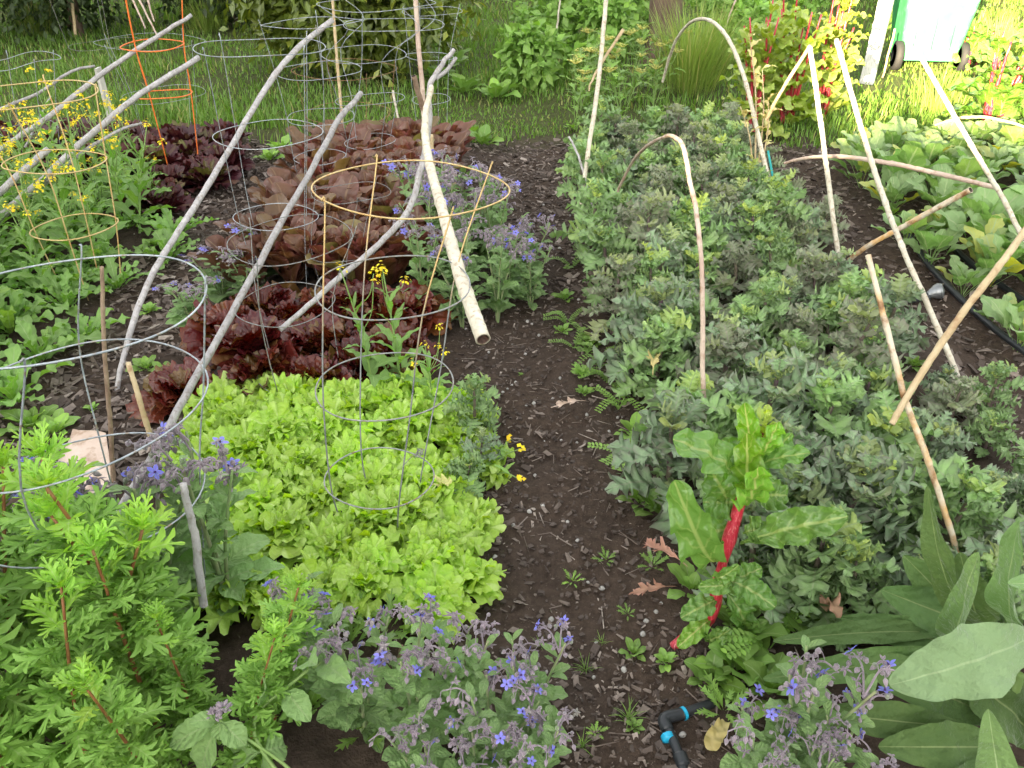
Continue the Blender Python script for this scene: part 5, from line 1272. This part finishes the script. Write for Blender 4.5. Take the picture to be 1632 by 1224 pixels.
# bolting plant with pale dry leaves on the tall hoop
b0 = np.array(on(*gp(1200, 330)[:2])); st, lv = MB(), MB()
for tgt, Yv in [((1195, 60), 4.75), ((1215, 110), 4.7), ((1180, 170), 4.6), ((1225, 160), 4.7)]:
    e = at(*tgt, Yv); P = smooth_path([b0, b0 * .4 + e * .6 + [.02, 0, .02], e], 6); tube(st, P, np.linspace(.006, .002, len(P)), 6)
    for k in range(2, len(P)):
        if R.rand() < .7: leaf(lv, P[k], u(0, 6.28), u(.2, 1.2), u(.05, .10), u(.025, .04), sh_lance, .8, .2, .15, 2, 10, 2)
r = thing('bolted_mustard', 'bolted mustard with pale drying leaves climbing beside the tall hoop', 'mustard', tuple(b0))
link('stems', st.mesh('dry_stems', M['tan'], off=b0), r); link('leaves', lv.mesh('pale_leaves', M['dryy'], off=b0), r)

# ------------------------------------------------------------------ unseen ridge added behind the camera, outline shaped to block sun from the beds
SUN_EL = math.radians(11.0); SD = np.array([.45, .89]); SD /= np.linalg.norm(SD); PERP = np.array([SD[1], -SD[0]])
tn = math.tan(SUN_EL); D0 = -26.0
U0, V0 = -1.15, 1.40
us = np.concatenate([np.arange(-60, -6, 2.0), np.arange(-6, 8, .12), np.arange(8, 60, 2.0)])
tall = 1 / (1 + np.exp((us - U0) / .10))
top = V0 - tn * D0 + tall * 6.0 + .10 * np.sin(us * 3.1) * np.sin(us * 7.3) + .05 * np.sin(us * 17)
mb = MB(); V = []
for k, uu in enumerate(us):
    for dd, zz_ in ((D0 - 9, -.3), (D0, top[k]), (D0 + .3, top[k] - .15), (D0 + 5, -.3)):
        q = SD * dd + PERP * uu; V.append((q[0], q[1], zz_))
m = len(us); Q = [[a * 4 + b, a * 4 + b + 1, a * 4 + 5 + b, a * 4 + 4 + b] for a in range(m - 1) for b in range(3)]
mb.add(V, Q); tag(link('shade_blocker', mb.mesh('shade_blocker', solid('shade_blocker_surface', (.05, .07, .025), (.09, .10, .04), rough=.9, scale=2, bump=.5))), kind='structure')

ang = np.linspace(-.35 * PI, 1.2 * PI, 70); V = []  # added unseen ridge ring, cuts low sky light to deepen the shade
for k, a in enumerate(ang):
    hgt = 5.2 + .9 * math.sin(k * 1.3) + .5 * math.sin(k * 3.7)
    for rr, zz_ in ((18.5, -.3), (20.5, hgt * .7), (23, hgt), (29, -.3)): V.append((math.cos(a) * rr, 1 + math.sin(a) * rr, zz_))
mb = MB(); m = len(ang); mb.add(V, [[p * 4 + b, p * 4 + b + 1, p * 4 + 5 + b, p * 4 + 4 + b] for p in range(m - 1) for b in range(3)])
tag(link('shade_blocker', mb.mesh('shade_blocker_ring', bpy.data.materials['shade_blocker_surface'])), kind='structure')

# ------------------------------------------------------------------ light, sky, camera
w = bpy.data.worlds.new('World'); sc.world = w; w.use_nodes = True; nt = w.node_tree
sky = nt.nodes.new('ShaderNodeTexSky'); sky.sky_type = 'NISHITA'; sky.sun_disc = False
sky.sun_elevation = SUN_EL; sky.sun_rotation = math.atan2(-SD[0], -SD[1])
bg = nt.nodes['Background']; bg.inputs[1].default_value = .095
hs = nt.nodes.new('ShaderNodeHueSaturation'); hs.inputs['Saturation'].default_value = .22; nt.links.new(sky.outputs[0], hs.inputs['Color']); nt.links.new(mixc(nt, 1.0, hs.outputs[0], (1.0, .975, .91), 'MULTIPLY'), bg.inputs[0])
sl = bpy.data.lights.new('sun', 'SUN'); sl.energy = 5.0; sl.angle = math.radians(.5); sl.color = (1, .80, .50)
so = bpy.data.objects.new('sun', sl); COL.objects.link(so)
so.rotation_euler = Vector((SD[0] * math.cos(SUN_EL), SD[1] * math.cos(SUN_EL), -math.sin(SUN_EL))).to_track_quat('-Z', 'Y').to_euler()
so.location = (-5, -9, 6)
cam = bpy.data.cameras.new('camera'); cam.sensor_width = 36; cam.lens = 36 * F / 1632; cam.clip_end = 400; cam.clip_start = .05
co = bpy.data.objects.new('camera', cam); COL.objects.link(co); co.location = (0, 0, H); co.rotation_euler = (PI / 2 - PITCH, 0, 0)
sc.camera = co
vs = sc.view_settings; vs.view_transform = 'Standard'; vs.look = 'None'; vs.gamma = 1; vs.exposure = 3.5; vs.use_curve_mapping = False
cy = sc.cycles; cy.max_bounces = 6; cy.diffuse_bounces = 3; cy.glossy_bounces = 2; cy.transmission_bounces = 3; cy.transparent_max_bounces = 4
cy.caustics_reflective = False; cy.caustics_refractive = False; cy.use_denoising = True
